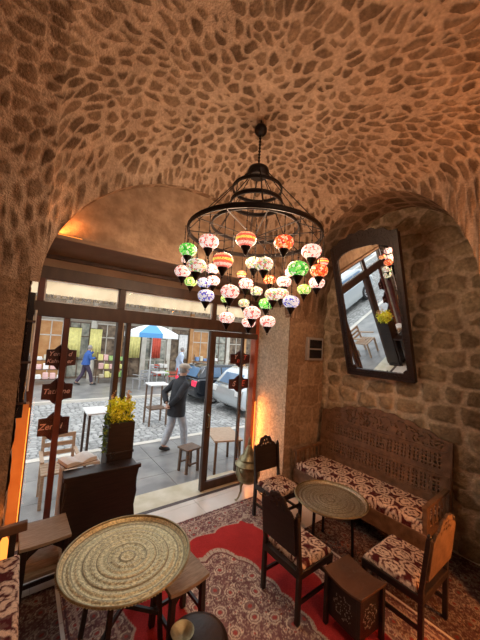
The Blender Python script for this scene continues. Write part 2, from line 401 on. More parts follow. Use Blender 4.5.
# ------------------------------------------------------------------ walls
def stone_wall(name, org, ux, uy, W, H, nrm, cw, ch, k, mortar, s0, s1, res=.014, relief=.03, thr=(.1, .22), jit=.75, m=None, keepf=None):
    nu, nv = int(W/res), int(H/res)
    a, b = np.meshgrid(np.linspace(0, W, nu), np.linspace(0, H, nv))
    wa = (fbm(a*2.2, b*2.2, 3, k+8)-.5)*.35; wb = (fbm(a*2.2+9, b*2.2, 3, k+9)-.5)*.22
    F1, F2, ID = cells((a+wa*.4)/cw, (b+wb*.45)/ch, k, jit, rows=True)
    ed = F2-F1+(fbm(a*16, b*16, 3, k+4)-.5)*.22
    mask = sstep(thr[0], thr[1], ed)
    col = stone_cols(mask, ID, a, b, mortar, s0, s1, k+20)
    h = mask*(.25+.5*sstep(.1, .6, ed)+.25*ID)*relief+(fbm(a*18, b*18, 4, k+6)-.5)*relief*.7
    P = np.asarray(org)+a[..., None]*np.asarray(ux)+b[..., None]*np.asarray(uy)+h[..., None]*np.asarray(nrm)
    keep = None
    if keepf is not None: keep = keepf(a, b)[:-1, :-1]
    return st(grid_obj(name, P, col, m or M['wallstone'], keep=keep, flip=np.dot(np.cross(ux, uy), nrm) < 0))
MORT = (.56, .46, .335); ST0 = (.21, .16, .10); ST1 = (.45, .36, .24)
stone_wall('wall_right', (4.28, .3, 0), (0, 1, 0), (0, 0, 1), 2.95, 4.45, (-1, 0, 0), .32, .235, 100, MORT, ST0, ST1, relief=.04, thr=(.13, .26))
# front piers: right pier face with smooth ashlar, its reveal, left pier
stone_wall('wall_front', (3.37, 3.19, 0), (1, 0, 0), (0, 0, 1), .93, 3.9, (0, -1, 0), .42, .33, 200, (.40, .30, .21), (.27, .19, .125), (.37, .275, .19), relief=.012, thr=(.03, .09), jit=.4)
P = np.zeros((200, 62, 3)); yy, zz = np.meshgrid(np.linspace(3.19, 4.0, 62), np.linspace(0, 2.9, 200))
h = (fbm(yy*30, zz*30, 3, 77)-.5)*.02
P = np.stack([3.37-h, yy, zz], -1)
st(grid_obj('wall_front_reveal', P, None, M['bumpy'], flip=True))
stone_wall('wall_front_pier', (-.9, 3.19, 0), (1, 0, 0), (0, 0, 1), .9, 2.85, (0, -1, 0), .5, .36, 300, (.36, .26, .175), (.24, .165, .11), (.33, .24, .16), relief=.025, thr=(.0, .10), jit=.6)
MB().box((-.9, 3.235, 0), (-.01, 4.2, 3.4)).build('wall_front_core', M['plaster'])['kind'] = 'structure'
MB().box((3.39, 3.235, 0), (4.9, 4.2, 5)).build('wall_front_pier_core', M['plaster'])['kind'] = 'structure'
MB().box((4.33, .1, 0), (4.6, 4.2, 5)).build('wall_right_core', M['plaster'])['kind'] = 'structure'
stone_wall('wall_right_pier', (3.6, .1, 0), (0, 1, 0), (0, 0, 1), .71, 4.3, (-1, 0, 0), .3, .24, 400, MORT, ST0, ST1)
MB().box((3.64, .1, 0), (4.3, .78, 4.4)).build('wall_right_pier_core', M['plaster'])['kind'] = 'structure'
MB().box((-.75, -3, 0), (-.6, 3.3, 5)).build('wall_left', M['plaster'])['kind'] = 'structure'
MB().box((-.75, -3.1, 0), (4.6, -2.95, 5)).build('wall_back', M['plaster'])['kind'] = 'structure'
MB().box((3.9, -3, 0), (4.05, .15, 5)).build('wall_right_back', M['plaster'])['kind'] = 'structure'
MB().box((-.75, -3, 4.4), (4.6, .1, 4.5)).build('ceiling_back', M['plaster'])['kind'] = 'structure'
# lunette wall above the deep lintel, flat soffit back to the glazing
aw = np.linspace(-.2, 3.6, 190); hw = np.linspace(3.2, 4.4, 70); A_, B_ = np.meshgrid(aw, hw)
P = np.stack([A_, 3.275+(fbm(A_*5, B_*5, 4, 9)-.5)*.03, B_], -1)
st(grid_obj('wall_front_lunette', P, None, M['plaster']))
MB().box((-.3, 3.30, 3.205), (3.7, 4.2, 4.9)).build('wall_front_lunette_core', M['plaster'])['kind'] = 'structure'
MB().box((-.02, 3.20, 3.165), (3.4, 3.985, 3.205)).build('trim_lintel', M['plainplaster'], bevel=.008)['kind'] = 'structure'
MB().box((-.02, 3.99, 3.0), (3.4, 4.2, 3.2)).build('trim_head_strip', M['plainplaster'])['kind'] = 'structure'
MB().box((-.02, 3.95, 3.12), (3.4, 3.99, 3.165)).build('trim_lintel_board', M['frame'])['kind'] = 'structure'

# ------------------------------------------------------------------ floor, threshold, street
def tiles(name, x0, x1, y0, y1, z, tw, m, gap=.006, th=.03):
    b = MB(); x = x0
    while x < x1-.01:
        y = y0
        while y < y1-.01:
            b.box((x+gap/2, y+gap/2, z-th), (min(x+tw, x1)-gap/2, min(y+tw, y1)-gap/2, z)); y += tw
        x += tw
    return st(b.build(name, m))
tiles('floor', -.7, 4.6, -3, 3.8, 0, .95, M['marble'], gap=.004)
MB().box((-.75, -3.1, -.2), (4.65, 4.0, -.02)).build('floor_base', M['plaster'])['kind'] = 'structure'
MB().box((-.02, 3.80, -.12), (3.4, 4.24, -.004)).build('floor_threshold', M['threshold'], bevel=.006)['kind'] = 'structure'
MB().box((-.02, 3.74, -.02), (3.4, 3.80, .003)).build('floor_threshold_strip', M['frame'])['kind'] = 'structure'
GZ = -.13
tiles('floor_pavement', -12, 14, 4.2, 6.48, GZ, .75, M['pavement'], gap=.008)
MB().box((-14, 6.48, GZ-.2), (22, 6.63, GZ+.005)).build('trim_kerb_near', M['marble'])['kind'] = 'structure'
MB().box((-12, 4.2, GZ-.3), (30, 17, GZ-.045)).build('floor_ground', M['pavement'])['kind'] = 'structure'
a, b = np.meshgrid(np.linspace(-16, 18, 1250), np.linspace(6.63, 11.3, 250))
F1, F2, ID = cells(a/.15, b/.15, 500, .6); mk = sstep(.04, .22, F2-F1)
col = np.stack([(.11+.26*mk+.20*(ID-.5)*mk)*q for q in (1, 1, .97)], -1)
st(grid_obj('floor_street', np.stack([a, b, GZ-.035+mk*.022], -1), col, M['cobble']))
MB().box((-12, 11.3, GZ-.2), (30, 16.7, GZ+.04)).build('floor_far_pavement', M['pavement'])['kind'] = 'structure'
MB().box((-12, 11.25, GZ-.2), (30, 11.42, GZ+.06)).build('trim_kerb_far', M['marble'])['kind'] = 'structure'

# ------------------------------------------------------------------ rugs
def floral(a, b, k, s=6.5):
    n = fbm(a*30, b*30, 3, k+3); f = fbm(a*75, b*75, 2, k+4)
    c = lerp((.12, .05, .055), (.30, .17, .165), n)
    curl = np.abs(fbm(a*30, b*30, 2, k+5)-.5)                      # thin tendrils
    c = lerp2(c, (.60, .49, .39), sstep(.035, .018, curl)*.9)
    c = lerp2(c, (.55, .44, .35), sstep(.60, .70, f)*.7)
    for q, (sc_, jt, lo) in enumerate(((s*2.6, .8, .5), (s, .6, .0))):   # small and large rosettes
        F1, F2, ID = cells(a*sc_+3*q, b*sc_, k+q*11, jt)
        i0 = sstep(.30, .27, F1*(1+.12*np.cos(12*np.arctan2(fbm(a*9, b*9, 1, k)-.5, F2-F1+.01))))*(ID > lo)
        r = F1/.30
        ros = lerp2(lerp((.13, .05, .06), (.42, .30, .26), n), (.70, .60, .48), (np.abs(r-.88) < .10)*1.)
        ros = lerp2(ros, (.66, .55, .44), (np.abs(r-.50) < .09)*(ID > .35)*1.); ros = lerp2(ros, (.42, .09, .08), (r < .30)*1.)
        c = c*(1-i0[..., None])+ros*i0[..., None]
    return c
def lerp2(c, d, t): return c*(1-t[..., None])+np.asarray(d)*t[..., None]
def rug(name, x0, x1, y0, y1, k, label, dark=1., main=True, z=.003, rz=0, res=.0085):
    W, H = x1-x0, y1-y0
    a, b = np.meshgrid(np.linspace(0, W, int(W/res)), np.linspace(0, H, int(H/res)))
    c = floral(a, b, k)
    if main:
        u, v = np.abs(a-W/2), np.abs(b-H/2); an = np.arctan2(v, u)
        scal = .035*np.abs(np.cos((a*7.2)))+.0
        inner = np.minimum(W/2-.42-u, H/2-.36-v)          # field
        infield = inner+.05*np.abs(np.sin((a+b)*9))-.025
        corner = (W/2-.42-u)+(H/2-.36-v)-.12-.05*np.abs(np.sin(an*22))
        red = np.array((.50, .045, .045))*(.85+.3*fbm(a*8, b*8, 3, k+9))[..., None]
        f = sstep(0, .012, infield)*sstep(0, .012, corner)
        c = c*(1-f[..., None])+red*f[..., None]
        el = ((u/.40)**3+(v/.83)**3)**(1/3.)-.08*np.abs(np.cos(an*7))
        e2 = np.sqrt((u/.11)**2+((v-.95)/.12)**2)-.1*np.abs(np.cos(an*9))
        med = sstep(1.0, .98, el); c2 = floral(a, b, k+70, 5.0)*1.15
        c = c*(1-med[..., None])+c2*med[..., None]
        c = lerp2(c, (.60, .50, .40), sstep(.05, .03, np.abs(el-.98))*(np.abs(np.sin(an*60)) > .25)*.95)
        c = lerp2(c, (.20, .08, .08), sstep(.02, .01, np.abs(el-.93)))
        c = lerp2(c, (.60, .50, .40), sstep(.010, .005, np.abs(infield-.006))*.8)
        ed = np.minimum(W/2-u, H/2-v)
        for d, q in ((.02, (.10, .05, .06)), (.09, (.55, .42, .35)), (.33, (.50, .38, .32))):
            c = lerp2(c, q, sstep(.009, .004, np.abs(ed-d)))
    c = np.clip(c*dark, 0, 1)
    P = np.stack([a-W/2, b-H/2, z+.002*fbm(a*60, b*60, 2, 1)+.002*fbm(a*2, b*2, 2, 5)], -1)
    o = grid_obj(name, P, c, M['rug']); o.location = ((x0+x1)/2, (y0+y1)/2, 0); o.rotation_euler[2] = rz
    # hanging rug edge so that the rug has a thickness
    e = MB(); e.box((-W/2, -H/2, 0), (W/2, H/2, z+.001)); q = e.build('backing', M['redfabric'], o)
    return tag(o, label, 'rug')
rug('area_rug', .46, 2.98, .35, 3.36, 700, 'large red rug with floral medallion in the middle of the floor')
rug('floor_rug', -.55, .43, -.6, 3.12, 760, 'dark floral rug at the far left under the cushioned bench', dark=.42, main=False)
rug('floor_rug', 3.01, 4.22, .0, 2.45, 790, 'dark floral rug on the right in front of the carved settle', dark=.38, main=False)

# ------------------------------------------------------------------ shop front glazing
GY = 3.99
def fr(name, boxes, m='frame', bevel=.005):
    b = MB()
    for q in boxes: b.box(*q)
    return st(b.build(name, M[m], bevel=bevel))
fr('trim_frame_top', [((.0, 3.94, 2.875), (3.37, 4.04, 3.02))])
fr('trim_frame_beam', [((.0, 3.93, 2.44), (3.37, 4.05, 2.61))])
fr('trim_frame_left', [((.08, 3.94, 0), (.145, 4.04, 2.88))], 'redframe')
fr('trim_frame_right', [((3.30, 3.92, 0), (3.372, 4.05, 2.88))], 'redpost')
fr('trim_transom_mullion', [((.955, 3.95, 2.6), (1.035, 4.03, 2.9)), ((2.39, 3.95, 2.6), (2.47, 4.03, 2.9))])
def pane(name, x0, x1, z0, z1, y=GY):
    b = MB().box((x0, y-.003, z0), (x1, y+.003, z1)); return st(b.build(name, M['glass']))
def white_bead(x0, x1, z0, z1, y=3.985, w=.014):
    b = MB()
    for q in (((x0, y-.01, z0), (x1, y+.012, z0+w)), ((x0, y-.01, z1-w), (x1, y+.012, z1)), ((x0, y-.01, z0), (x0+w, y+.012, z1)), ((x1-w, y-.01, z0), (x1, y+.012, z1))): b.box(*q)
    return b
for i, (a_, b_) in enumerate(((.145, .955), (1.035, 2.39), (2.47, 3.3))):
    p = pane('window_%d' % (i+1), a_, b_, 2.61, 2.875); white_bead(a_, b_, 2.61, 2.875).build('bead', M['white'], p)
# fixed left bay
pane('window_4', .145, .98, .12, 2.44, 4.0)
fr('trim_rail_left', [((.12, 3.95, .0), (1.0, 4.03, .13))], 'redframe')
fr('trim_post_double', [((.965, 3.93, 0), (1.03, 4.05, 2.45)), ((1.085, 3.95, 0), (1.14, 4.03, 2.45))])
fr('trim_mullion_left', [((.365, 3.955, .1), (.43, 4.0, 2.45))], 'redframe')
# folded door leaf on the right with rails, seen standing in the opening
d = MB()
d.box((2.335, 3.86, -.0), (2.40, 3.93, 2.43)).box((2.415, 3.90, 0), (2.46, 3.95, 2.43)); d.box((2.40, 3.87, .0), (3.3, 3.92, .12)).box((2.40, 3.87, 2.34), (3.3, 3.92, 2.43))
dd = st(d.build('door_1', M['frame'], bevel=.004))
h = MB(); h.tube([(2.37, 3.84, .95), (2.37, 3.80, .97), (2.37, 3.80, 1.13), (2.37, 3.84, 1.15)], .009); h.build('handle', M['oldbrass'], dd)
pane('window_5', 2.40, 3.3, .12, 2.34, 3.895)
fr('trim_mullion_right', [((3.045, 3.97, .1), (3.09, 4.02, 2.45))])
# amber led strips on the frame
def led(name, a, b, label):
    o = MB().box(a, b).build(name, M['led']); return tag(o, label, 'light strip')
led('led_strip', (3.35, 3.90, .25), (3.362, 3.912, 1.25), 'amber light strip running up the right red door post')
lamp('led_strip_light_right', 'AREA', (3.24, 3.84, .75), 9, AMBER, .05, sy=1.1, target=(3.37, 3.5, .75))
o = MB().box((-.005, 3.78, .0), (.115, 3.90, 1.50)).build('timber_post', M['orangewood'], bevel=.006); tag(o, 'amber-lit timber post at the lower left door jamb', 'post')
led('led_strip', (.118, 3.80, .05), (.126, 3.81, 1.45), 'amber light strip beside the left red door post')
lamp('led_strip_light_left', 'AREA', (.16, 3.55, .8), 1.8, AMBER, .06, sy=1.3, target=(.05, 3.8, .8))
led('led_strip', (.10, 3.235, 3.21), (.38, 3.25, 3.218), 'amber light strip on the ledge at the left foot of the arch')
lamp('led_strip_light_top', 'AREA', (.22, 3.225, 3.24), 3.5, AMBER, .28, sy=.03, target=(.25, 3.26, 3.9))

# left reveal: dark panel casing, white conduit
b = MB().box((-.01, 3.21, 1.5), (.055, 3.9, 2.62)); o = b.build('blind_casing', M['screen'], bevel=.006); tag(o, 'tall black casing hanging on the left door jamb', 'casing')
for q in (1.62, 1.98, 2.35): MB().box((-.012, 3.2, q), (.075, 3.92, q+.018)).build('rib', M['frame'], o)
b = MB(); b.tube([(.085, 3.86, 1.62), (.085, 3.86, 2.5)], .012); o = b.build('conduit_pipe', M['white'], smooth=True); tag(o, 'thin white pipe running up beside the black casing', 'pipe')
stone_wall('wall_front_left_reveal', (.0, 3.19, 0), (0, 1, 0), (0, 0, 1), .8, 2.9, (1, 0, 0), .35, .3, 900, (.45, .33, .22), (.3, .2, .13), (.42, .3, .2), relief=.02, thr=(.0, .1))

# ------------------------------------------------------------------ hanging maroon signs
def text(body, size, loc, m, parent, rot=(PI/2, 0, 0), align='CENTER', ext=.0012, shear=.25):
    c = bpy.data.curves.new('lettering', 'FONT'); c.body = body; c.size = size; c.align_x = align; c.align_y = 'CENTER'; c.extrude = ext; c.shear = shear; c.offset = .001
    o = bpy.data.objects.new('lettering', c); COL.objects.link(o); dg = bpy.context.evaluated_depsgraph_get()
    me = bpy.data.meshes.new_from_object(o.evaluated_get(dg)); bpy.data.objects.remove(o)
    q = bpy.data.objects.new('lettering', me); COL.objects.link(q); me.materials.clear(); me.materials.append(m)
    q.parent = parent; q.location = loc; q.rotation_euler = rot; return q
def plaque(cx, cz, w, h, lines, label, y=4.035, m='letter', flip=False):
    t = thing('hanging_sign', label, 'sign', (cx, y, cz))
    hw, hh = w/2, h/2; o = [(-hw, -hh+.02)]
    o += [(-hw*.45, -hh+.01), (-hw*.3, -hh-.02), (0, -hh-.055), (hw*.3, -hh-.02), (hw*.45, -hh+.01), (hw, -hh+.02), (hw, hh-.02)]
    o += [(hw*.5, hh-.015), (hw*.3, hh+.02), (0, hh+.06), (-hw*.3, hh+.02), (-hw*.5, hh-.015), (-hw, hh-.02)]
    b = MB().prism(o, 0, .014, lambda a, c, d: (a, d, c)); b.build('board', M['maroon'], t, bevel=.002)
    for s, x, z, sz, mm in lines: text(s, sz, (x, -.002, z), M[mm], t)
    MB().tube([(0, .007, hh+.04), (0, .007, hh+.14)], .004).build('hook', M['iron'], t)
    return t
plaque(.385, 1.97, .31, .22, [('Yen', -.075, .040, .075, 'letter'), ('d', .085, .040, .075, 'letter'), ('Kahv', -.080, -.045, .065, 'letter'), ('er', .09, -.045, .065, 'letter')], 'topmost maroon shaped sign with two lines of pale lettering, left window')
plaque(.380, 1.57, .31, .215, [('Tatl', -.08, 0, .085, 'letter'), ('ne', .085, 0, .085, 'letter')], 'middle maroon sign of the three stacked in the left window')
plaque(.380, 1.165, .31, .235, [('Zen', -.075, .0, .095, 'letter'), ('i', .07, .0, .095, 'letter')], 'lowest maroon sign of the three stacked in the left window')
plaque(3.07, 1.985, .42, .2, [('Y', -.11, .03, .10, 'letter'), ('n', -.05, -.03, .12, 'redletter'), ('T', .09, .02, .12, 'redletter')], 'upper dark maroon sign hanging in the right door glass')
plaque(3.07, 1.555, .42, .2, [('S', -.11, .0, .12, 'letter'), ('E', .08, .0, .15, 'redletter')], 'lower dark maroon sign hanging in the right door glass')

# ------------------------------------------------------------------ chandelier
def chandelier():
    c = (1.78, 2.23)
    t = thing('chandelier', 'tiered black iron ring chandelier hung with coloured mosaic glass lamps', 'chandelier', (c[0], c[1], 4.6))
    Z = lambda z: z-4.6
    top = float(vault_z(np.array(c[0]), np.array(c[1])))
    MB().lathe([(0, -.075), (.035, -.07), (.062, -.04), (.068, 0), (.05, .03), (.02, .05), (0, .06)], (0, 0, Z(4.52)), 20).build('ceiling_canopy', M['iron'], t, smooth=True)
    b = MB(); b.tube([(0, 0, Z(top+.03)), (0, 0, Z(4.06))], .009)
    for i in range(10): b.lathe([(.004, 0), (.016, .015), (.004, .03)], (0, 0, Z(4.12+i*.035)), 8)
    b.build('stem_chain', M['iron'], t)
    MB().lathe([(.0, -.07), (.09, -.06), (.115, -.02), (.105, .02), (.06, .045), (.02, .055), (0, .06)], (0, 0, Z(4.06)), 24).build('hub', M['iron'], t, smooth=True)
    def ring(r, z, w=.012, n=48): return [(r*math.cos(2*PI*i/n), r*math.sin(2*PI*i/n), Z(z)) for i in range(n)]
    def hoop(r, z, hh, name):
        b = MB(); b.lathe([(r-.008, -hh/2), (r+.004, -hh/2), (r+.004, hh/2), (r-.008, hh/2), (r-.008, -hh/2)], (0, 0, Z(z)), 64)
        for s in (-1, 1): b.tube([(q[0], q[1], q[2]+s*hh/2) for q in ring(r, z)], .009, 6, True)
        return b.build(name, M['iron'], t, smooth=True)
    hoop(.25, 3.86, .022, 'upper_ring'); hoop(.26, 3.71, .03, 'middle_ring'); hoop(.44, 3.46, .02, 'inner_ring'); hoop(.67, 3.37, .032, 'outer_ring')
    b = MB()
    for i in range(8):
        a = 2*PI*i/8+.2; b.tube([(.08*math.cos(a), .08*math.sin(a), Z(4.06)), (.668*math.cos(a), .668*math.sin(a), Z(3.38))], .0045, 5)
    b.build('outer_suspension', M['iron'], t)
    b = MB()
    for i in range(6):
        a = 2*PI*i/6; ca, sa = math.cos(a), math.sin(a)
        b.tube([(.07*ca, .07*sa, Z(4.04)), (.25*ca, .25*sa, Z(3.86)), (.26*ca, .26*sa, Z(3.71)), (.44*ca, .44*sa, Z(3.46)), (.67*ca, .67*sa, Z(3.37))], .005, 5)
    b.build('inner_suspension', M['iron'], t)
    b = MB()   # spokes carrying the lamp wires
    for i in range(6):
        a = PI*i/6; ca, sa = math.cos(a)*.67, math.sin(a)*.67; b.tube([(-ca, -sa, Z(3.355)), (ca, sa, Z(3.355))], .005, 5)
    b.build('spokes', M['iron'], t)
    # lamps: (x, y, z, radius, material) measured against the fixture
    protos = {}
    def shade(mk, r):
        key = mk
        if key in protos: return protos[key]
        pr = [(.0, -.78), (.30, -.74), (.62, -.60), (.86, -.36), (.98, -.08), (.99, .12), (.90, .38), (.70, .58), (.42, .70), (.2, .75), (0, .76)]
        me = MB().lathe([(a, z) for a, z in pr], n=20).build('mosaic_shade', M[mk], t, smooth=True)
        MB().lathe([(0, -1.75), (.05, -1.7), (.09, -1.62), (.03, -1.52), (.16, -1.38), (.30, -1.1), (.46, -.86), (.52, -.74), (.50, -.66), (0, -.64)], n=14).build('lamp_cup', M['blackcup'], me, smooth=True)
        MB().lathe([(.28, .68), (.26, .76), (.14, .84), (.05, .95), (0, 1.0)], n=12).build('lamp_cap', M['blackcup'], me, smooth=True)
        protos[key] = me; me['_u'] = 0; return me
    for x, y, z, r, mk in LAMPS:
        p = shade(mk, r)
        if not p['_u']: o = p; p['_u'] = 1
        else: o = copy_tree(p, t)
        lx, ly = x-c[0], y-c[1]; o.location = (lx, ly, Z(z)); o.scale = (r, r, r); o.rotation_euler[2] = random.random()*6
        b = MB(); L = (3.36-z)/r; b.tube([(0, 0, .9), (0, 0, L)], .0035/r, 5)
        n = int(L*r/.06)
        for i in range(n): b.lathe([(.1*.06, 0), (.008/r, .012/r), (.1*.06, .024/r)], (0, 0, 1+i*.06/r), 6)
        b.build('lamp_chain', M['iron'], o)
    for p in protos.values(): del p['_u']
    return t
LAMPS = [(1.124, 2.366, 3.096, 0.082, 'm_green'), (1.142, 2.027, 3.092, 0.082, 'm_pink'), (1.314, 1.749, 3.088, 0.082, 'm_band'), (1.573, 1.593, 3.094, 0.079, 'm_red'), (1.877, 1.567, 3.088, 0.085, 'm_pink'), (2.196, 1.690, 3.092, 0.052, 'm_band'), (1.204, 1.888, 2.923, 0.083, 'm_band'), (1.114, 2.159, 2.909, 0.085, 'm_multi'), (1.156, 2.517, 2.925, 0.077, 'm_pink'), (1.708, 2.896, 3.125, 0.083, 'm_pink'), (1.727, 2.898, 2.985, 0.083, 'm_pink'), (1.371, 2.761, 2.893, 0.069, 'm_lime'), (1.596, 2.874, 2.935, 0.080, 'm_blue'), (1.361, 2.394, 2.708, 0.082, 'm_blue'), (1.381, 2.021, 2.713, 0.082, 'm_pink'), (1.920, 2.885, 2.795, 0.067, 'm_lime'), (1.650, 2.443, 2.528, 0.082, 'm_pink'), (1.727, 2.145, 3.059, 0.083, 'm_multi'), (1.580, 1.827, 2.961, 0.081, 'm_multi'), (1.717, 1.563, 2.906, 0.085, 'm_green'), (2.050, 1.617, 2.964, 0.080, 'm_red'), (2.348, 1.874, 2.939, 0.082, 'm_pink'), (2.442, 2.330, 3.132, 0.077, 'm_pink'), (2.230, 2.226, 2.974, 0.083, 'm_pink'), (2.345, 2.591, 3.066, 0.080, 'm_red'), (1.884, 2.458, 2.921, 0.082, 'm_pink'), (2.089, 2.825, 3.120, 0.062, 'm_band'), (2.247, 2.711, 2.920, 0.080, 'm_multi'), (2.441, 2.119, 2.911, 0.078, 'm_lime'), (1.859, 1.993, 2.754, 0.081, 'm_multi'), (2.229, 2.261, 2.844, 0.089, 'm_multi'), (2.177, 2.442, 2.738, 0.086, 'm_green'), (1.902, 1.797, 2.678, 0.077, 'm_blue'), (2.133, 2.799, 2.762, 0.074, 'm_multi'), (1.640, 2.023, 2.559, 0.082, 'm_pink'), (2.054, 2.587, 2.515, 0.081, 'm_pink'), (2.030, 2.237, 2.520, 0.084, 'm_pink'), (1.222, 2.601, 3.070, 0.052, 'm_pink')]
chandelier()
for i in range(6):
    a = PI*i/3+.4
    lamp('chandelier_bulb', 'POINT', (1.78+.36*math.cos(a), 2.23+.36*math.sin(a), 3.2), 11, WARM, .10)

# ------------------------------------------------------------------ damask and cushions
def damask(a, b, s=1., k=0):
    """cream motif on burgundy; a,b in metres"""
    px, py = .25*s, .31*s
    a = a+(fbm(a*14, b*14, 3, k)-.5)*.05; b = b+(fbm(a*14+7, b*14, 3, k)-.5)*.05
    dm = np.full(a.shape, 9.); tm = np.zeros(a.shape)
    for off in (0, .5):
        u = (a/px+off) % 1-.5; v = (b/py+off) % 1-.5
        th = np.arctan2(v, u); e = np.sqrt((u*2.1)**2+(v*1.75)**2)
        c_ = e < dm; dm = np.where(c_, e, dm); tm = np.where(c_, th, tm)
    q1 = dm*(1+.05*np.cos(tm*10)); q2 = dm*(1+.13*np.cos(tm*6))
    out = sstep(.68, .65, q1)*sstep(.47, .50, q1)+sstep(.39, .36, q2)*sstep(.13, .17, q2*(1+.2*np.cos(tm*5)))+sstep(.09, .06, dm)
    vein = sstep(.05, .02, np.abs(fbm(a*26, b*26, 2, k+3)-.5)); out = np.clip(out-vein*.5+.12*(fbm(a*40, b*40, 2, k)>.6), 0, 1)
    c = lerp((.085, .012, .014), (.74, .58, .45), out)
    return c*(.85+.3*fbm(a*50, b*50, 2, k+8))[..., None]
def cushion(name, W, D, T, parent, loc=(0, 0, 0), s=1., k=0, res=.008, bulge=.02, swap=False):
    """padded slab, top at +T, origin at bottom centre"""
    nu, nv = int((W+2*T)/res), int((D+2*T)/res)
    a, b = np.meshgrid(np.linspace(-W/2-T, W/2+T, nu), np.linspace(-D/2-T, D/2+T, nv))
    x = np.clip(a, -W/2, W/2); y = np.clip(b, -D/2, D/2)
    over = np.maximum(np.abs(a)-W/2, np.abs(b)-D/2); over = np.clip(over, 0, T)
    edge = np.minimum(W/2-np.abs(x), D/2-np.abs(y)); r = .03
    dz = np.where(edge < r, r-np.sqrt(np.maximum(r*r-(r-np.minimum(edge, r))**2, 0)), 0)*.8
    z = T-dz-over+bulge*ell(2*x/W, .6)*ell(2*y/D, .6)*(over <= 0)
    col = damask(b, a, s, k) if swap else damask(a, b, s, k)
    P = np.stack([x, y, z], -1)
    o = grid_obj(name, P, col, M['fabric'], parent); o.location = loc; return o

# ------------------------------------------------------------------ carved crest and chairs (face +Y locally)
def crest_mask(w, h, cell):
    x, y = np.meshgrid((np.arange(int(w/cell))+.5)*cell-w/2, (np.arange(int(h/cell))+.5)*cell)
    u = np.abs(x)/(w/2); top = h*(1-.80*sstep(.12, .98, u)**1.1)+.012*np.cos(x*2*PI/(w/5.0))-.01
    m = y < top
    for cx, cy, r in ((0, .30*h, .10*h), (.22, .34*h, .085*h), (.42, .22*h, .08*h), (.12, .60*h, .09*h), (.0, .78*h, .06*h), (.30, .58*h, .05*h)):
        m &= ((np.abs(x)-cx*w/2)**2+(y-cy)**2) > r**2
    return m
def chair(label, loc, rz, k=0, backmat='dark', group=None, W=.46, D=.46):
    t = thing('carved_chair', label, 'chair', loc, rz, group); m = M['dark']; hw, hd = W/2, D/2
    for sx in (-1, 1):
        MB().bar((sx*(hw-.02), hd-.02, 0), (sx*(hw-.02), hd-.02, .40), .036).build('leg', m, t, bevel=.004)
        b = MB(); b.bar((sx*(hw-.02), -hd+.02, 0), (sx*(hw-.02), -hd+.02, .45), .038); b.bar((sx*(hw-.02), -hd+.02, .44), (sx*(hw-.02), -hd-.03, .86), .034)
        b.lathe([(0, 0), (.014, .0), (.018, .012), (.01, .03), (0, .036)], (sx*(hw-.02), -hd-.03, .86), 8)
        b.build('back_leg', m, t, bevel=.004)
        MB().bar((sx*(hw-.02), -hd+.02, .16), (sx*(hw-.02), hd-.02, .16), .02, .028).build('stretcher', m, t)
    MB().bar((-hw+.02, hd-.02, .22), (hw-.02, hd-.02, .22), .02, .028).build('stretcher', m, t)
    b = MB(); b.box((-hw, -hd, .35), (hw, hd, .41)); b.build('seat_frame', m, t, bevel=.006)
    cushion('seat_cushion', W-.03, D-.06, .05, t, (0, .02, .40), .85, k)
    b = MB(); b.prism([(-hw+.035, 0), (hw-.035, 0), (hw-.035, .30), (-hw+.035, .30)], 0, .02, lambda a, c, d: (a, -hd-.004-.11*(c+.08)+d-.012, .53+c)); b.build('back_panel', M[backmat], t, bevel=.003)
    cell = .0065; mk = crest_mask(W-.07, .16, cell)
    mask_panel(mk, lambda a, c, d: (a-(W-.07)/2, -hd-.004-.11*(c+.38)+d-.012, .825+c), cell, .02, 'crest', M[backmat], t)
    return t
chair('dark carved chair beside the round tray table, back turned to the red rug', (2.22, 1.865, .008), -PI/2, 11)
chair('dark carved chair beside the brass brazier against the stone pier', (2.87, 2.78, .008), PI+.0, 13)
chair('carved chair in the right foreground whose back is lit orange', (2.90, 1.21, .008), .0, 14, backmat='carved', W=.55, D=.50)

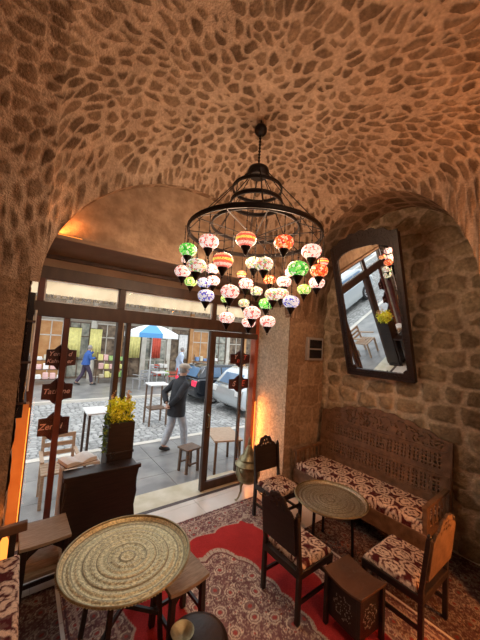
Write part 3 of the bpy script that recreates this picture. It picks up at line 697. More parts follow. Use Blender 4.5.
# ------------------------------------------------------------------ settle (bench) along the right wall, faces -X
def settle():
    t = thing('carved_settle', 'long carved wooden settle with pierced lattice back along the stone wall', 'bench', (4.16, 2.17, 0))
    L = 1.84; cell = .0105
    nxx, nzz = int(L/cell), int(1.06/cell)
    x, z = np.meshgrid((np.arange(nxx)+.5)*cell-L/2, (np.arange(nzz)+.5)*cell)
    top = .80+.20*np.clip(np.cos(x/(L/2)*PI/2), 0, 1)**.9+.012*np.cos(x*28)
    m = z < top
    pit = .048
    for z0, z1 in ((.19, .38), (.47, .66)):                      # two bands of lattice
        band = (z > z0) & (z < z1) & (np.abs(x) < L/2-.10)
        hole = (np.mod(x, pit) < .022) & (np.mod(z, .045) < .024)
        solid = np.abs(np.mod(x, pit*6)-pit*3) < .012
        m &= ~(band & hole & ~solid)
    a_, r_ = x*18, z*18
    orn = (np.sin(x*60+3*np.sin(z*40))*np.sin(z*75+2*np.cos(x*33)) > .52) & (z > .72) & (z < top-.035)
    m &= ~orn
    mask_panel(m, lambda a, c, d: (-.03+.10*c-d+.0, a-L/2, .42+c), cell, .022, 'back_lattice', M['carved'], t)
    b = MB()
    for z0 in (.155, .405, .685): b.bar((-.05+.10*z0, -L/2+.02, .42+z0), (-.05+.10*z0, L/2-.02, .42+z0), .02, .035)
    b.build('back_rail', M['carved'], t, bevel=.003)
    for s in (-1, 1):
        MB().bar((-.04, s*(L/2-.01), 0), (.05, s*(L/2-.01), 1.24), .05).build('back_post', M['carved'], t, bevel=.005)
        MB().bar((-.62, s*(L/2-.03), 0), (-.62, s*(L/2-.03), .66), .05).build('front_leg', M['carved'], t, bevel=.005)
        ar = MB().bar((-.66, s*(L/2-.03), .67), (.0, s*(L/2-.03), .70), .055, .035).build('armrest', M['carved'], t, bevel=.006)
        b = MB()
        for i in range(5): y = -.54+i*.11; b.lathe([(.012, 0), (.018, .05), (.009, .1), (.018, .17), (.012, .23)], (y, s*(L/2-.03), .44), 8)
        b.build('spindles', M['carved'], ar, smooth=True)
    b = MB().box((-.66, -L/2+.01, .22), (-.63, L/2-.01, .41)); b.box((-.64, -L/2+.01, .36), (.0, L/2-.01, .41)); b.build('seat_frame', M['carved'], t, bevel=.005)
    c = cushion('seat_cushion', .60, L-.10, .10, t, (-.345, 0, .405), 1.15, 21, swap=True)
    return t
settle()

# ------------------------------------------------------------------ tray tables
def tray(t, R_, z, k, tint=(.80, .70, .40), name='tray'):
    nr, na = 130, 300
    r, a = np.meshgrid(np.linspace(0, 1, nr), np.linspace(0, 2*PI, na)); rr = r*R_
    z_ = np.where(r > .93, (r-.93)/.07*.028, 0)+.003*np.cos(r*60)*(r < .9)
    n = fbm(np.cos(a)*r*16+20, np.sin(a)*r*16+20, 4, k)
    bands = (np.abs(r-.12) < .012)+(np.abs(r-.30) < .010)+(np.abs(r-.46) < .010)+(np.abs(r-.66) < .012)+(np.abs(r-.82) < .010)+(np.abs(r-.92) < .012)
    pet = np.cos(a*8)*np.cos(r*24); sc1 = np.cos(a*36+np.sin(r*50)*2)*np.cos(r*90)
    F1, F2, ID = cells(a*na/24*(np.floor(r*9)+1)/9*.9, r*22, k+3, .5)
    wv = (np.abs(r-.23) < .05)|(np.abs(r-.56) < .075)|(np.abs(r-.87) < .035)
    eng = sstep(.2, .8, sc1)*.5*wv+.0+sstep(.6, .9, pet*(r < .3))*.5+(F2-F1 < .12)*.35+(n > .6)*.25+bands*.8+(fbm(np.cos(a)*r*60+50, np.sin(a)*r*60+50, 2, k+9) > .62)*.3
    c = lerp(tint, (.16, .12, .06), np.clip(eng, 0, .75))
    c = c*(.75+.5*n)[..., None]
    P = np.stack([rr*np.cos(a), rr*np.sin(a), z+z_-eng*.0012], -1)
    o = grid_obj(name, P, c, M['brass'], t)
    e = MB(); npt = 72
    rim = [(R_*math.cos(2*PI*i/npt), R_*math.sin(2*PI*i/npt), z+.028) for i in range(npt)]
    e.tube(rim, .009, 8, True)
    for i in range(0, 144):
        q = 2*PI*i/144; e.lathe([(0, -.006), (.007, 0), (0, .006)], ((R_+.008)*math.cos(q), (R_+.008)*math.sin(q), z+.026), 5)
    e.lathe([(0, -.008), (R_*.93, -.008), (R_+.002, .022), (R_+.002, .028)], (0, 0, z), 72, cap=False)
    e.build('rim', M['oldbrass'], o, smooth=True)
    return o
t = thing('tray_table', 'large round engraved brass tray table in the left foreground', 'table', (.79, 2.31, .008))
tray(t, .462, .60, 31)
for i in range(4):
    a = PI/4+i*PI/2+.15; ca, sa = math.cos(a), math.sin(a)
    MB().bar((.30*ca, .30*sa, 0), (.24*ca, .24*sa, .59), .032).build('leg', M['dark'], t, bevel=.003)
MB().bar((-.2, -.2, .25), (.2, .2, .25), .02, .03).bar((-.2, .2, .25), (.2, -.2, .25), .02, .03).build('cross_brace', M['dark'], t)
t = thing('tray_table', 'small round pewter tray table in front of the settle', 'table', (3.02, 2.08, .008))
tray(t, .40, .52, 37, (.50, .47, .36))
for i in range(3):
    a = -PI/2+.38+i*2*PI/3; ca, sa = math.cos(a), math.sin(a)
    MB().bar((.26*ca, .26*sa, 0), (.24*ca, .24*sa, .515), .024).build('leg', M['iron'], t, bevel=.002)
MB().lathe([(.235, 0), (.25, 0), (.25, .02), (.235, .02), (.235, 0)], (0, 0, .48), 40).build('support_ring', M['iron'], t)

# ------------------------------------------------------------------ stools
def stool(label, loc, rz, W=.34, H=.45, top='oak', dip=.02, name='wooden_stool', brace=True):
    t = thing(name, label, 'stool', loc, rz); n = 12; hw = W/2
    v = []; f = []
    for i in range(n+1):
        x = -hw+W*i/n; z = H-dip*(1-(2*x/W)**2)
        for y in (-hw, hw): v += [(x, y, z-.03), (x, y, z)]
    for i in range(n):
        a = i*4; f += [(a+1, a+5, a+7, a+3), (a, a+2, a+6, a+4), (a, a+4, a+5, a+1), (a+2, a+3, a+7, a+6)]
    f += [(0, 1, 3, 2), (n*4, n*4+2, n*4+3, n*4+1)]
    MB().add(v, f).build('seat', M[top], t, bevel=.004)
    for sx in (-1, 1):
        for sy in (-1, 1): MB().bar((sx*(hw-.03), sy*(hw-.03), 0), (sx*(hw-.04), sy*(hw-.04), H-.03), .042).build('leg', M['dark'], t, bevel=.004)
    if brace:
        b = MB()
        for s in (-1, 1): b.bar((-hw+.03, s*(hw-.03), .12), (hw-.03, s*(hw-.03), .12), .02, .03); b.bar((s*(hw-.03), -hw+.03, .17), (s*(hw-.03), hw-.03, .17), .02, .03)
        b.build('stretcher', M['dark'], t)
        b = MB()
        for s in (-1, 1):
            for q in (0, PI/2):
                o = [(-hw+.04, H-.035), (-hw+.04, H-.16), (-hw+.08, H-.11), (-.05, H-.065), (.05, H-.065), (hw-.08, H-.11), (hw-.04, H-.16), (hw-.04, H-.035)]
                b.prism(o, 0, .012, (lambda a, c, d, s=s: (a, s*(hw-.04)+d-.006, c)) if q == 0 else (lambda a, c, d, s=s: (s*(hw-.04)+d-.006, a, c)))
        b.build('apron', M['dark'], t)
    return t
stool('wooden stool tucked against the large brass tray table', (1.17, 2.16, .008), .08)
t = stool('low oak stool at the left between bench cushion and black desk', (.32, 3.22, .008), .03, W=.38, H=.46, dip=.008)
MB().box((-.17, -.17, .16), (.17, .17, .19)).build('shelf', M['oak'], t)
o = MB().box((-.13, -.11, .19), (.12, .10, .26)).build('wooden_box', M['palewood'], bevel=.004); o.location = (.32, 3.22, .009); tag(o, 'small pale wooden block on the shelf of the oak stool', 'box')
# inlaid box stool in the right foreground
t = thing('inlaid_stool', 'dark carved box stool with curved leather top between the two chairs', 'stool', (2.36, 1.37, .008), -.08)
v = []; f = []; n = 14; hw = .18
for i in range(n+1):
    y = -hw+2*hw*i/n; z = .43-.03*(1-(y/hw)**2)
    for x in (-.165, .165): v += [(x, y, z-.02), (x, y, z)]
for i in range(n):
    a = i*4; f += [(a+1, a+3, a+7, a+5), (a, a+4, a+6, a+2), (a, a+1, a+5, a+4), (a+2, a+6, a+7, a+3)]
f += [(0, 2, 3, 1), (n*4, n*4+1, n*4+3, n*4+2)]
M['leather'] = mat('brown_leather', (.075, .034, .018), .45, base2=(.12, .055, .026), scale=5, bump=.3, bscale=25)
MB().add(v, f).build('seat', M['leather'], t, bevel=.004)
for sx in (-1, 1):
    for sy in (-1, 1): MB().bar((sx*.145, sy*.155, 0), (sx*.145, sy*.155, .41), .035).build('corner_post', M['dark'], t, bevel=.003)
MB().box((-.135, -.145, .08), (.135, .145, .37)).build('body', M['dark'], t, bevel=.004)
M['inlay'] = mat('shell_inlay', (.20, .18, .16), .3, base2=(.4, .38, .35), scale=40)
cell = .006
for q in range(4):
    x, y = np.meshgrid((np.arange(36)+.5)*cell-.108, (np.arange(36)+.5)*cell-.108); th_ = np.arctan2(y, x); rr_ = np.hypot(x, y)
    mk = ((np.abs(rr_-.075-.012*np.cos(th_*8)) < .006) | (np.abs(rr_-.03*(1+.5*np.cos(th_*6))) < .006)) & (hsh(np.floor(x*160), np.floor(y*160), q) > .5)
    if q == 0: fn = lambda a, c, d: (a-.108, -.145-d, .12+c)
    elif q == 1: fn = lambda a, c, d: (.108-a, .145+d, .12+c)
    elif q == 2: fn = lambda a, c, d: (-.135-d, .108-a, .12+c)
    else: fn = lambda a, c, d: (.135+d, a-.108, .12+c)
    mask_panel(mk, fn, cell, .003, 'inlay', M['inlay'], t)

# ------------------------------------------------------------------ left cushioned bench with arm
t = thing('cushioned_bench', 'cushioned bench with damask seat at the left edge', 'bench', (-.12, 2.35, .008))
MB().box((-.25, -.72, .12), (.25, .62, .40)).build('seat_frame', M['dark'], t, bevel=.006)
cushion('seat_cushion', .52, 1.3, .10, t, (0, -.08, .40), 1.35, 44)
MB().bar((-.26, .62, .66), (.29, .60, .69), .05, .07).build('armrest', M['brown'], t, bevel=.008)
for x in (-.2, .2): MB().bar((x, .61, 0), (x, .61, .66), .045).build('leg', M['dark'], t, bevel=.004)
for x in (-.2, .2): MB().bar((x, -.68, 0), (x, -.68, .40), .045).build('leg', M['dark'], t, bevel=.004)
o = tag(MB().lathe([(0, 0), (.03, 0), (.035, .05), (.028, .16), (.012, .20), (0, .205)], (.13, 3.05, .02), 16).build('amber_lamp', M['led'], smooth=True), 'small glowing amber lamp under the arm of the left bench', 'lamp')
o.location = (-.10, 0, .40-.02)
lamp('amber_lamp_light', 'POINT', (.03, 3.10, .72), .5, AMBER, .04)
o2 = MB().box((-.04, 3.0, 0), (.075, 3.10, .40)).build('lamp_block', M['dark'], bevel=.005); tag(o2, 'small dark block under the glowing amber lamp', 'block')

# ------------------------------------------------------------------ desk, book, glass, planter
t = thing('reading_desk', 'black wooden desk with shaped legs beside the left window', 'desk', (.84, 3.62, 0))
MB().box((-.37, -.16, .755), (.37, .035, .785)).build('desk_top', M['dark'], t, bevel=.004)
o = [(-.34, .12), (.34, .12), (.37, .2), (.35, .35), (.37, .5), (.355, .62), (.38, .76), (-.36, .76), (-.345, .62), (-.37, .5), (-.34, .35), (-.36, .2)]
MB().prism(o, -.20, -.17, lambda a, c, d: (a, d, c)).build('front_panel', M['dark'], t, bevel=.004)
MB().box((-.38, -.205, .755), (.40, -.16, .80)).build('top_rail', M['dark'], t, bevel=.005)
for s in (-1, 1):
    for y in (-.17, .01):
        b = MB(); b.tube([(s*.34, y, 0), (s*.35, y, .1), (s*.33, y, .3), (s*.355, y, .5), (s*.34, y, .76)], [.022, .017, .026, .019, .026], 8); b.build('leg', M['dark'], t, smooth=True)
t = thing('side_table', 'narrow white side table behind the black desk against the window', 'table', (.66, 3.80, 0))
MB().box((-.20, -.11, .78), (.19, .11, .805)).build('table_top', M['white'], t, bevel=.003)
for sx in (-1, 1):
    for sy in (-1, 1): MB().bar((sx*.18, sy*.09, 0), (sx*.18, sy*.09, .78), .025).build('leg', M['white'], t)
t = thing('open_book', 'open book with cream pages lying on the white side table', 'book', (.63, 3.80, .806), .30); t.scale = (.96, .96, .96)
for s in (-1, 1):
    v = []; f = []
    for i in range(7):
        x = i/6*.17; z = .014+.050*math.sin(min(1, i/6*1.1)*PI*.62)*(1-.40*i/6)
        for y in (-.12, .12): v += [(s*x, y, .004), (s*x, y, z)]
    for i in range(6):
        a = i*4; f += [(a+1, a+5, a+7, a+3), (a, a+2, a+6, a+4), (a, a+4, a+5, a+1), (a+2, a+3, a+7, a+6)]
    f += [(24, 26, 27, 25)]
    MB().add(v, f).build('page_block', M['paper'], t)
MB().box((-.178, -.127, 0), (.178, .127, .004)).build('cover', M['brown'], t)
t = thing('tulip_glass', 'small clear glass standing on the black desk near the planter', 'glass', (.95, 3.56, .786))
MB().lathe([(.03, 0), (.031, .004), (.006, .01), (.005, .05), (.022, .075), (.028, .11), (.024, .15), (.022, .15), (.026, .11), (.02, .078), (0, .06)], n=20).build('bowl', M['glassware'], t, smooth=True)
t = thing('planter_box', 'tall dark planter box with yellow flowers by the window', 'planter', (1.06, 3.80, 0))
b = MB(); b.box((-.15, -.13, .05), (.15, -.105, 1.22)).box((-.15, .105, .05), (.15, .13, 1.22)).box((-.15, -.105, .05), (-.13, .105, 1.22)).box((.13, -.105, .05), (.15, .105, 1.22)).box((-.13, -.105, 1.0), (.13, .105, 1.1))
b.build('box', M['dark'], t, bevel=.004)
b = MB().box((-.165, -.14, 0), (.165, .14, .05)).box((-.16, -.135, .85), (.16, .135, .88)); b.build('moulding', M['dark'], t, bevel=.004)
def leafcloud(n, box, size, seed):
    r = random.Random(seed); b = MB()
    for i in range(n):
        c = Vector([r.uniform(box[j], box[j+3]) for j in range(3)]); d = Vector((r.gauss(0, 1), r.gauss(0, 1), r.gauss(.5, .8))).normalized(); u = d.cross(Vector((r.random(), r.random(), r.random()))).normalized()
        s = size*r.uniform(.6, 1.3); b.add([c, c+d*s*.5+u*s*.3, c+d*s, c+d*s*.5-u*s*.3, c+d*s*.5+u.cross(d)*s*.12], [(0, 1, 4), (1, 2, 4), (2, 3, 4), (3, 0, 4)])
    return b
leafcloud(120, (-.13, -.11, 1.16, .13, .11, 1.36), .05, 3).build('foliage', M['leaf'], t)
leafcloud(140, (-.165, -.13, .83, -.15, .10, 1.3), .05, 4).build('trailing_foliage', M['leaf'], t)
b = leafcloud(700, (-.14, -.12, 1.22, .13, .12, 1.46), .05, 5)
fl = b.build('flowers', M['yellow'], t)
b = MB()
for i in range(3):
    r = random.Random(i); x, y = r.uniform(-.11, .11), r.uniform(-.08, .08); b.add(leafcloud(26, (x-.015, y-.015, 1.44, x+.015, y+.015, 1.56), .035, 50+i).v, [q for q in leafcloud(26, (x-.015, y-.015, 1.44, x+.015, y+.015, 1.56), .035, 50+i).f])
M['peach'] = mat('peach_petals', (.75, .42, .22), .6, base2=(.85, .6, .3), scale=20)
b.build('flower_spikes', M['peach'], t)

# ------------------------------------------------------------------ brass brazier
t = thing('brass_brazier', 'aged brass brazier on curved feet with pointed domed lid', 'brazier', (2.91, 3.46, 0), .4); t.scale = (1.22, 1.22, 1.10)
MB().lathe([(0, .16), (.08, .165), (.13, .20), (.155, .27), (.15, .34), (.135, .37), (.15, .385), (.165, .39), (.165, .40), (.13, .405), (0, .405)], n=28).build('bowl', M['oldbrass'], t, smooth=True)
l = MB().lathe([(.165, .40), (.17, .41), (.15, .43), (.115, .46), (.125, .475), (.12, .49), (.085, .52), (.065, .56), (.04, .62), (.018, .66), (.026, .68), (.014, .71), (.02, .73), (.006, .77), (0, .79)], n=28).build('lid', M['oldbrass'], t, smooth=True)
for i in range(3):
    a = i*2*PI/3+.9; ca, sa = math.cos(a), math.sin(a)
    MB().tube([(.09*ca, .09*sa, .20), (.13*ca, .13*sa, .16), (.13*ca, .13*sa, .09), (.17*ca, .17*sa, .03), (.21*ca, .21*sa, .008), (.225*ca, .225*sa, .02)], [.014, .016, .012, .010, .010, .012], 8).build('foot', M['oldbrass'], t, smooth=True)
for s in (-1, 1):
    MB().tube([(s*.15, 0, .30), (s*.19, -.03, .31), (s*.20, 0, .36), (s*.19, .03, .41), (s*.15, 0, .40)], .008, 6).build('handle', M['oldbrass'], t, smooth=True)

# ------------------------------------------------------------------ wall mirror (leans forward from the right wall)
def wall_mirror():
    B = Vector((4.17, 2.13, 1.90)); W, H = 1.0, 2.12
    yw = .035; side = Vector((-math.sin(yw), -math.cos(yw), 0)); up = (Vector((0, 0, 2.06))+side.cross(Vector((0, 0, 1)))*.60*UPS).normalized(); nr = side.cross(up); nr = nr if nr.x < 0 else -nr
    ro = MROLL; s2, u2 = side*math.cos(ro)+up*math.sin(ro), up*math.cos(ro)-side*math.sin(ro)
    fn = lambda a, c, d: tuple(B+s2*a+u2*c+nr*d)
    t = thing('wall_mirror', 'tall mirror in black carved frame leaning out from the stone wall', 'mirror')
    # mirror glass: octagonal-arched outline
    iw, z0, z1 = .415, .095, 1.90
    o = [(-iw+.05, z0), (iw-.05, z0), (iw, z0+.06), (iw, z1-.12), (iw-.10, z1-.05), (.12, z1), (-.05, z1+.01), (-iw+.12, z1-.04), (-iw, z1-.14), (-iw, z0+.06)]
    MB().prism(o, .0, .008, fn).build('mirror_glass', M['mirror'], t)
    MB().prism([(-W/2+.02, .02), (W/2-.02, .02), (W/2-.02, H-.12), (-W/2+.02, H-.12)], -.03, -.004, fn).build('backboard', M['dark'], t)
    cell = .01; x, z = np.meshgrid((np.arange(100)+.5)*cell-W/2, (np.arange(int(H/cell))+.5)*cell)
    top = H-.02-.15*np.abs(x/(W/2))**2.2+.012*np.cos(x*40)
    inner = (np.abs(x) < iw) & (z > z0) & (z < z1-.02-.1*np.abs(x/iw)**3)
    for sx in (-1, 1):
        for zz_ in (z0, z1-.06): inner &= ~(np.hypot(x-sx*iw, z-zz_) < .06)
    m = (z < top) & ~inner
    mask_panel(m, lambda a, c, d: fn(a-W/2, c, d+.008), cell, .02, 'frame', M['dark'], t)
    orn = (np.sin(x*70+3*np.sin(z*30))*np.sin(z*64+2*np.cos(x*40)) > .15) & m & (z < top-.02)
    for sg in (-1, 1): mask_panel(orn & (x*sg > 0), lambda a, c, d: fn(a-W/2, c, d+.028), cell, .008, 'carving', M['dark'], t)
    b = MB()
    for s in (-1, 1): b.prism([(s*(W/2-.035), .0), (s*(W/2), .0), (s*(W/2), H-.16), (s*(W/2-.035), H-.16)], -.03, .045, fn)
    b.prism([(-W/2, 0), (W/2, 0), (W/2, .035), (-W/2, .035)], -.03, .045, fn); b.build('edge_moulding', M['dark'], t)
    p = Vector(fn(0, 1.75, -.03)); b = MB(); b.tube([p, (4.27, p.y, p.z+.35)], .004, 6); b.build('hanging_wire', M['iron'], t)
MROLL = 0.0; UPS = 1
wall_mirror()

# wall box with two dark panels
t = thing('wall_control_box', 'small grey wall box with two dark panels beside the mirror', 'control box', (3.97, 3.16, 2.24))
MB().box((-.20, -.03, -.19), (.20, .03, .19)).build('housing', M['grey'], t, bevel=.006)
for z in (-.155, .012): MB().box((-.155, -.036, z), (.155, -.028, z+.14)).build('panel', M['screen'], t)

# dark pouf / round table with candle at bottom edge
t = thing('round_stool', 'dark round stool cropped by the bottom edge beside the brass tray', 'stool', (1.06, 1.66, .012))
MB().lathe([(0, .40), (.15, .40), (.19, .385), (.20, .36), (.19, .335), (.17, .33), (0, .33)], n=32).build('seat', M['dark'], t, smooth=True)
for i in range(3):
    a = i*2*PI/3+.4; MB().bar((.15*math.cos(a), .15*math.sin(a), 0), (.10*math.cos(a), .10*math.sin(a), .34), .03).build('leg', M['dark'], t)
t = thing('brass_dish', 'small brass dish with amber rim on the dark round stool', 'dish', (.98, 1.72, .413))
MB().lathe([(0, 0), (.04, 0), (.07, .02), (.075, .03), (.066, .03), (.036, .012), (0, .01)], n=24).build('dish', M['oldbrass'], t, smooth=True)

# ------------------------------------------------------------------ people
def skin_body(name, pts, edges, radii, m, parent, root=0, sub=2):
    me = bpy.data.meshes.new(name); me.from_pydata(pts, edges, []); me.materials.append(m)
    o = bpy.data.objects.new(name, me); COL.objects.link(o); o.parent = parent
    md = o.modifiers.new('skin', 'SKIN'); md.use_smooth_shade = True
    for i, r in enumerate(radii):
        me.skin_vertices[0].data[i].radius = r if isinstance(r, tuple) else (r, r)
    me.skin_vertices[0].data[root].use_root = True
    s = o.modifiers.new('sub', 'SUBSURF'); s.levels = sub; s.render_levels = sub
    dg = bpy.context.evaluated_depsgraph_get(); me2 = bpy.data.meshes.new_from_object(o.evaluated_get(dg)); o.modifiers.clear(); o.data = me2
    me2.name = name; return o
def person(label, loc, rz, H=1.72, stride=.30, arms='back', top='coat', legs='jeans', hem=.72, capm='cap', lean=.06, coatw=.165, group=None, detail=True):
    """walks towards +X locally"""
    t = thing('person', label, 'person', loc, rz, group); s = H/1.72; t.scale = (s, s, s)
    pel = (0, 0, .93); ch = (lean*.8, 0, 1.30); nk = (lean*1.1, 0, 1.46); hd = (lean*1.5+.03, 0, 1.60)
    F = stride
    fl, fr_ = (F*.9, -.09, .07), (-F*1.05, .09, .10)
    kl, kr = (F*.62, -.10, .50), (-F*.22, .10, .49)
    if arms == 'back':
        A = [((lean, -.20, 1.38), (-.16, -.27, 1.13), (-.20, -.05, .93)), ((lean, .20, 1.38), (-.16, .27, 1.13), (-.21, .05, .95))]
    elif arms == 'raise':
        A = [((lean, -.19, 1.38), (.12, -.26, 1.14), (.30, -.20, 1.20)), ((lean, .19, 1.38), (.16, .25, 1.25), (.34, .22, 1.45))]
    else:
        A = [((lean, -.20, 1.38), (.0, -.26, 1.10), (.14, -.22, .88)), ((lean, .20, 1.38), (-.08, .26, 1.10), (-.02, .25, .84))]
    pts = [pel, (lean*.4, 0, 1.12), ch, nk, hd, (hd[0]+.01, 0, 1.68)]; ed = [(0, 1), (1, 2), (2, 3), (3, 4), (4, 5)]
    rad = [(.13, .10), (.12, .095), (.145, .10), .052, (.082, .098), (.055, .06)]
    for k_, f_, y in ((kl, fl, -.09), (kr, fr_, .09)):
        i = len(pts); pts += [(0, y, .90), k_, (f_[0], f_[1], f_[2]+.02), (f_[0]+.13, f_[1], f_[2]-.03)]; ed += [(0, i), (i, i+1), (i+1, i+2), (i+2, i+3)]; rad += [.085, .055, .038, .03]
    for sh, el, ha in A:
        i = len(pts); pts += [(sh[0], sh[1]*.78, sh[2]-.05), el, ha]; ed += [(2, i), (i, i+1), (i+1, i+2)]; rad += [.045, .034, .026]
    skin_body('body', pts, ed, rad, M['skin'], t)
    # hands with fingers
    if detail:
        for (sh, el, ha), sgn in zip(A, (-1, 1)):
            h_, e_ = Vector(ha), Vector(el); d_ = (h_-e_).normalized(); sd = Vector((0, sgn, 0)); sd = (sd-d_*sd.dot(d_)).normalized(); q = d_.cross(sd)
            pp = [h_, h_+d_*.05]; ee = [(0, 1)]; rr = [.024, .032]
            for j in range(4):
                off = q*(-.03+.02*j); L_ = (.07, .08, .075, .06)[j]; i = len(pp)
                pp += [h_+d_*.085+off, h_+d_*(.085+L_*.5)+off+sd*-.008, h_+d_*(.08+L_*.8)+off+sd*-.028]; ee += [(1, i), (i, i+1), (i+1, i+2)]; rr += [.010, .009, .007]
            i = len(pp); pp += [h_+d_*.04+q*.04, h_+d_*.08+q*.058]; ee += [(1, i), (i, i+1)]; rr += [.011, .008]
            skin_body('hand', pp, ee, rr, M['skin'], t, sub=1)
    # trousers
    tp = [(0, 0, .93), (0, 0, 1.02)]; te = [(0, 1)]; tr = [(.15, .125), (.14, .115)]
    for k_, f_, y in ((kl, fl, -.09), (kr, fr_, .09)):
        i = len(tp); tp += [(0, y, .88), k_, (f_[0]*.97, f_[1], f_[2]+.03)]; te += [(0, i), (i, i+1), (i+1, i+2)]; tr += [.105, .082, .068]
    skin_body('trousers', tp, te, tr, M[legs], t)
    # jacket
    rings = [(-.01, hem, coatw*1.05, .205), (-.005, hem+.10, coatw*1.02, .20), (0, .98, coatw*.95, .185), (lean*.4, 1.14, coatw*.93, .185), (lean*.8, 1.28, coatw*.92, .205), (lean*.95, 1.36, coatw*.80, .20), (lean*1.0, 1.41, .10, .15), (lean*1.1, 1.45, .075, .09), (lean*1.2, 1.50, .066, .072)]
    b = MB(); n = 20; v = [(cx_+rx*math.cos(2*PI*j/n), ry*math.sin(2*PI*j/n), z_) for cx_, z_, rx, ry in rings for j in range(n)]
    b.add(v, [(i*n+j, i*n+(j+1) % n, (i+1)*n+(j+1) % n, (i+1)*n+j) for i in range(len(rings)-1) for j in range(n)]+[tuple(range(n))[::-1]])
    for sh, el, ha in A:
        sh = Vector((sh[0], sh[1]*.82, sh[2]-.02)); el = Vector(el); w_ = el.lerp(Vector(ha), .86)
        b.tube([sh, sh.lerp(el, .12)+Vector((0, math.copysign(.035, el.y), .0)), sh.lerp(el, .5), el, el.lerp(w_, .5), w_], [.06, .078, .070, .062, .054, .050], 12)
    b.build('jacket', M[top], t, smooth=True)
    _ = 0
    jp = [(-.01, 0, hem), (-.0, 0, .95), (lean*.4, 0, 1.14), (lean*.9, 0, 1.33), (lean*1.05, 0, 1.45)]; je = [(i, i+1) for i in range(4)]
    jr = [(coatw*1.02, .155), (coatw, .14), (coatw*.98, .13), (.18, .125), (.075, .07)]
    for sh, el, ha in A:
        i = len(jp); v_ = Vector(el).lerp(Vector(ha), .88); jp += [sh, el, tuple(v_)]; je += [(3, i), (i, i+1), (i+1, i+2)]; jr += [.075, .062, .05]
    for f_, a in ((fl, -.15), (fr_, .35)):
        b = MB(); b.lathe([(0, -.035), (.045, -.035), (.05, -.01), (.042, .025), (.02, .05), (0, .055)], (0, 0, 0), 14, sx=2.7, sy=1)
        q = b.build('shoe', M['shoe'], t, smooth=True); q.location = (f_[0]+.055, f_[1], f_[2]-.03); q.rotation_euler = (0, a, 0)
    # face and hair
    hx, hz = hd[0], 1.61
    MB().lathe([(0, -.10), (.05, -.085), (.085, -.03), (.094, .03), (.08, .08), (.045, .115), (0, .125)], (hx-.022, 0, hz), 20, sx=1.04, sy=.92).build('hair', M['hair'], t, smooth=True)
    MB().prism([(hx+.085, hz-.0), (hx+.118, hz-.028), (hx+.085, hz-.034)], -.012, .012, lambda a, c, d: (a, d, c)).build('nose', M['skin'], t)
    b = MB()
    for y in (-.032, .032): b.lathe([(0, -.008), (.008, 0), (0, .008)], (hx+.084, y, hz+.008), 8)
    b.build('eyes', M['shoe'], t); MB().box((hx+.078, -.022, hz-.058), (hx+.088, .022, hz-.05)).build('mouth', M['redletter'], t)
    b = MB()
    for y in (-.088, .088): b.lathe([(0, -.03), (.014, -.01), (.016, .015), (0, .03)], (hx-.01, y, hz-.005), 8)
    b.build('ears', M['skin'], t, smooth=True)
    if capm:
        b = MB(); b.lathe([(.098, .035), (.108, .055), (.10, .10), (.06, .128), (0, .135)], (hx-.01, 0, hz), 24, sx=1.08)
        b.lathe([(0, 0), (.075, 0), (.078, .008), (0, .014)], (hx+.09, 0, hz+.04), 16, sx=.9); b.build('cap', M[capm], t, smooth=True)
    return t
person('man in beige cap, dark jacket and light jeans walking past the open door', (2.80, 5.84, GZ-.03), .12, H=1.86, stride=.20)
person('person in bright blue jacket walking past the shops across the street', (2.35, 14.5, GZ+.03), .1, H=1.78, stride=.30, arms='raise', top='blueshirt', legs='purple', hem=.88, capm=None, detail=False)
person('person in pale blue clothes standing by the shops behind the umbrella', (6.75, 14.2, GZ+.03), -.2, H=1.85, stride=.06, arms='down', top='lightblue', legs='lightblue', hem=.60, capm=None, detail=False)

# ------------------------------------------------------------------ outdoor furniture
def table(label, loc, w, d, h, topm, legm, rz=0, th=.03, lw=.04, shelf=None, name='outdoor_table'):
    t = thing(name, label, 'table', loc, rz)
    MB().box((-w/2, -d/2, h-th), (w/2, d/2, h)).build('table_top', M[topm], t, bevel=.005)
    for sx in (-1, 1):
        for sy in (-1, 1): MB().bar((sx*(w/2-.04), sy*(d/2-.04), 0), (sx*(w/2-.05), sy*(d/2-.05), h-th), lw).build('leg', M[legm], t)
    if shelf:
        MB().box((-w/2+.04, -d/2+.04, shelf), (w/2-.04, d/2-.04, shelf+.03)).build('shelf', M[legm], t)
    return t
table('white-topped table with dark legs on the pavement outside the left window', (1.30, 5.95, GZ), .55, .55, .98, 'white', 'frame')
table('tall brown bar table standing on the cobbles beyond the open door', (3.12, 7.85, GZ), .55, .5, 1.10, 'white', 'brown', shelf=.42)
table('pale wooden table on the pavement seen through the door glass', (3.30, 4.75, GZ), .55, .80, .60, 'palewood', 'brown', rz=-.3)
def small_stool(label, loc):
    t = thing('wooden_stool', label, 'stool', loc, .2)
    MB().box((-.17, -.15, .40), (.17, .15, .43)).build('seat', M['brown'], t, bevel=.006)
    for sx in (-1, 1):
        for sy in (-1, 1): MB().bar((sx*.13, sy*.11, 0), (sx*.12, sy*.10, .40), .04).build('leg', M['brown'], t)
    for y in (-.11, .11): MB().bar((-.13, y, .15), (.13, y, .15), .025).build('stretcher', M['brown'], t)
small_stool('small brown stool on the pavement beside the open door', (2.64, 4.85, GZ))
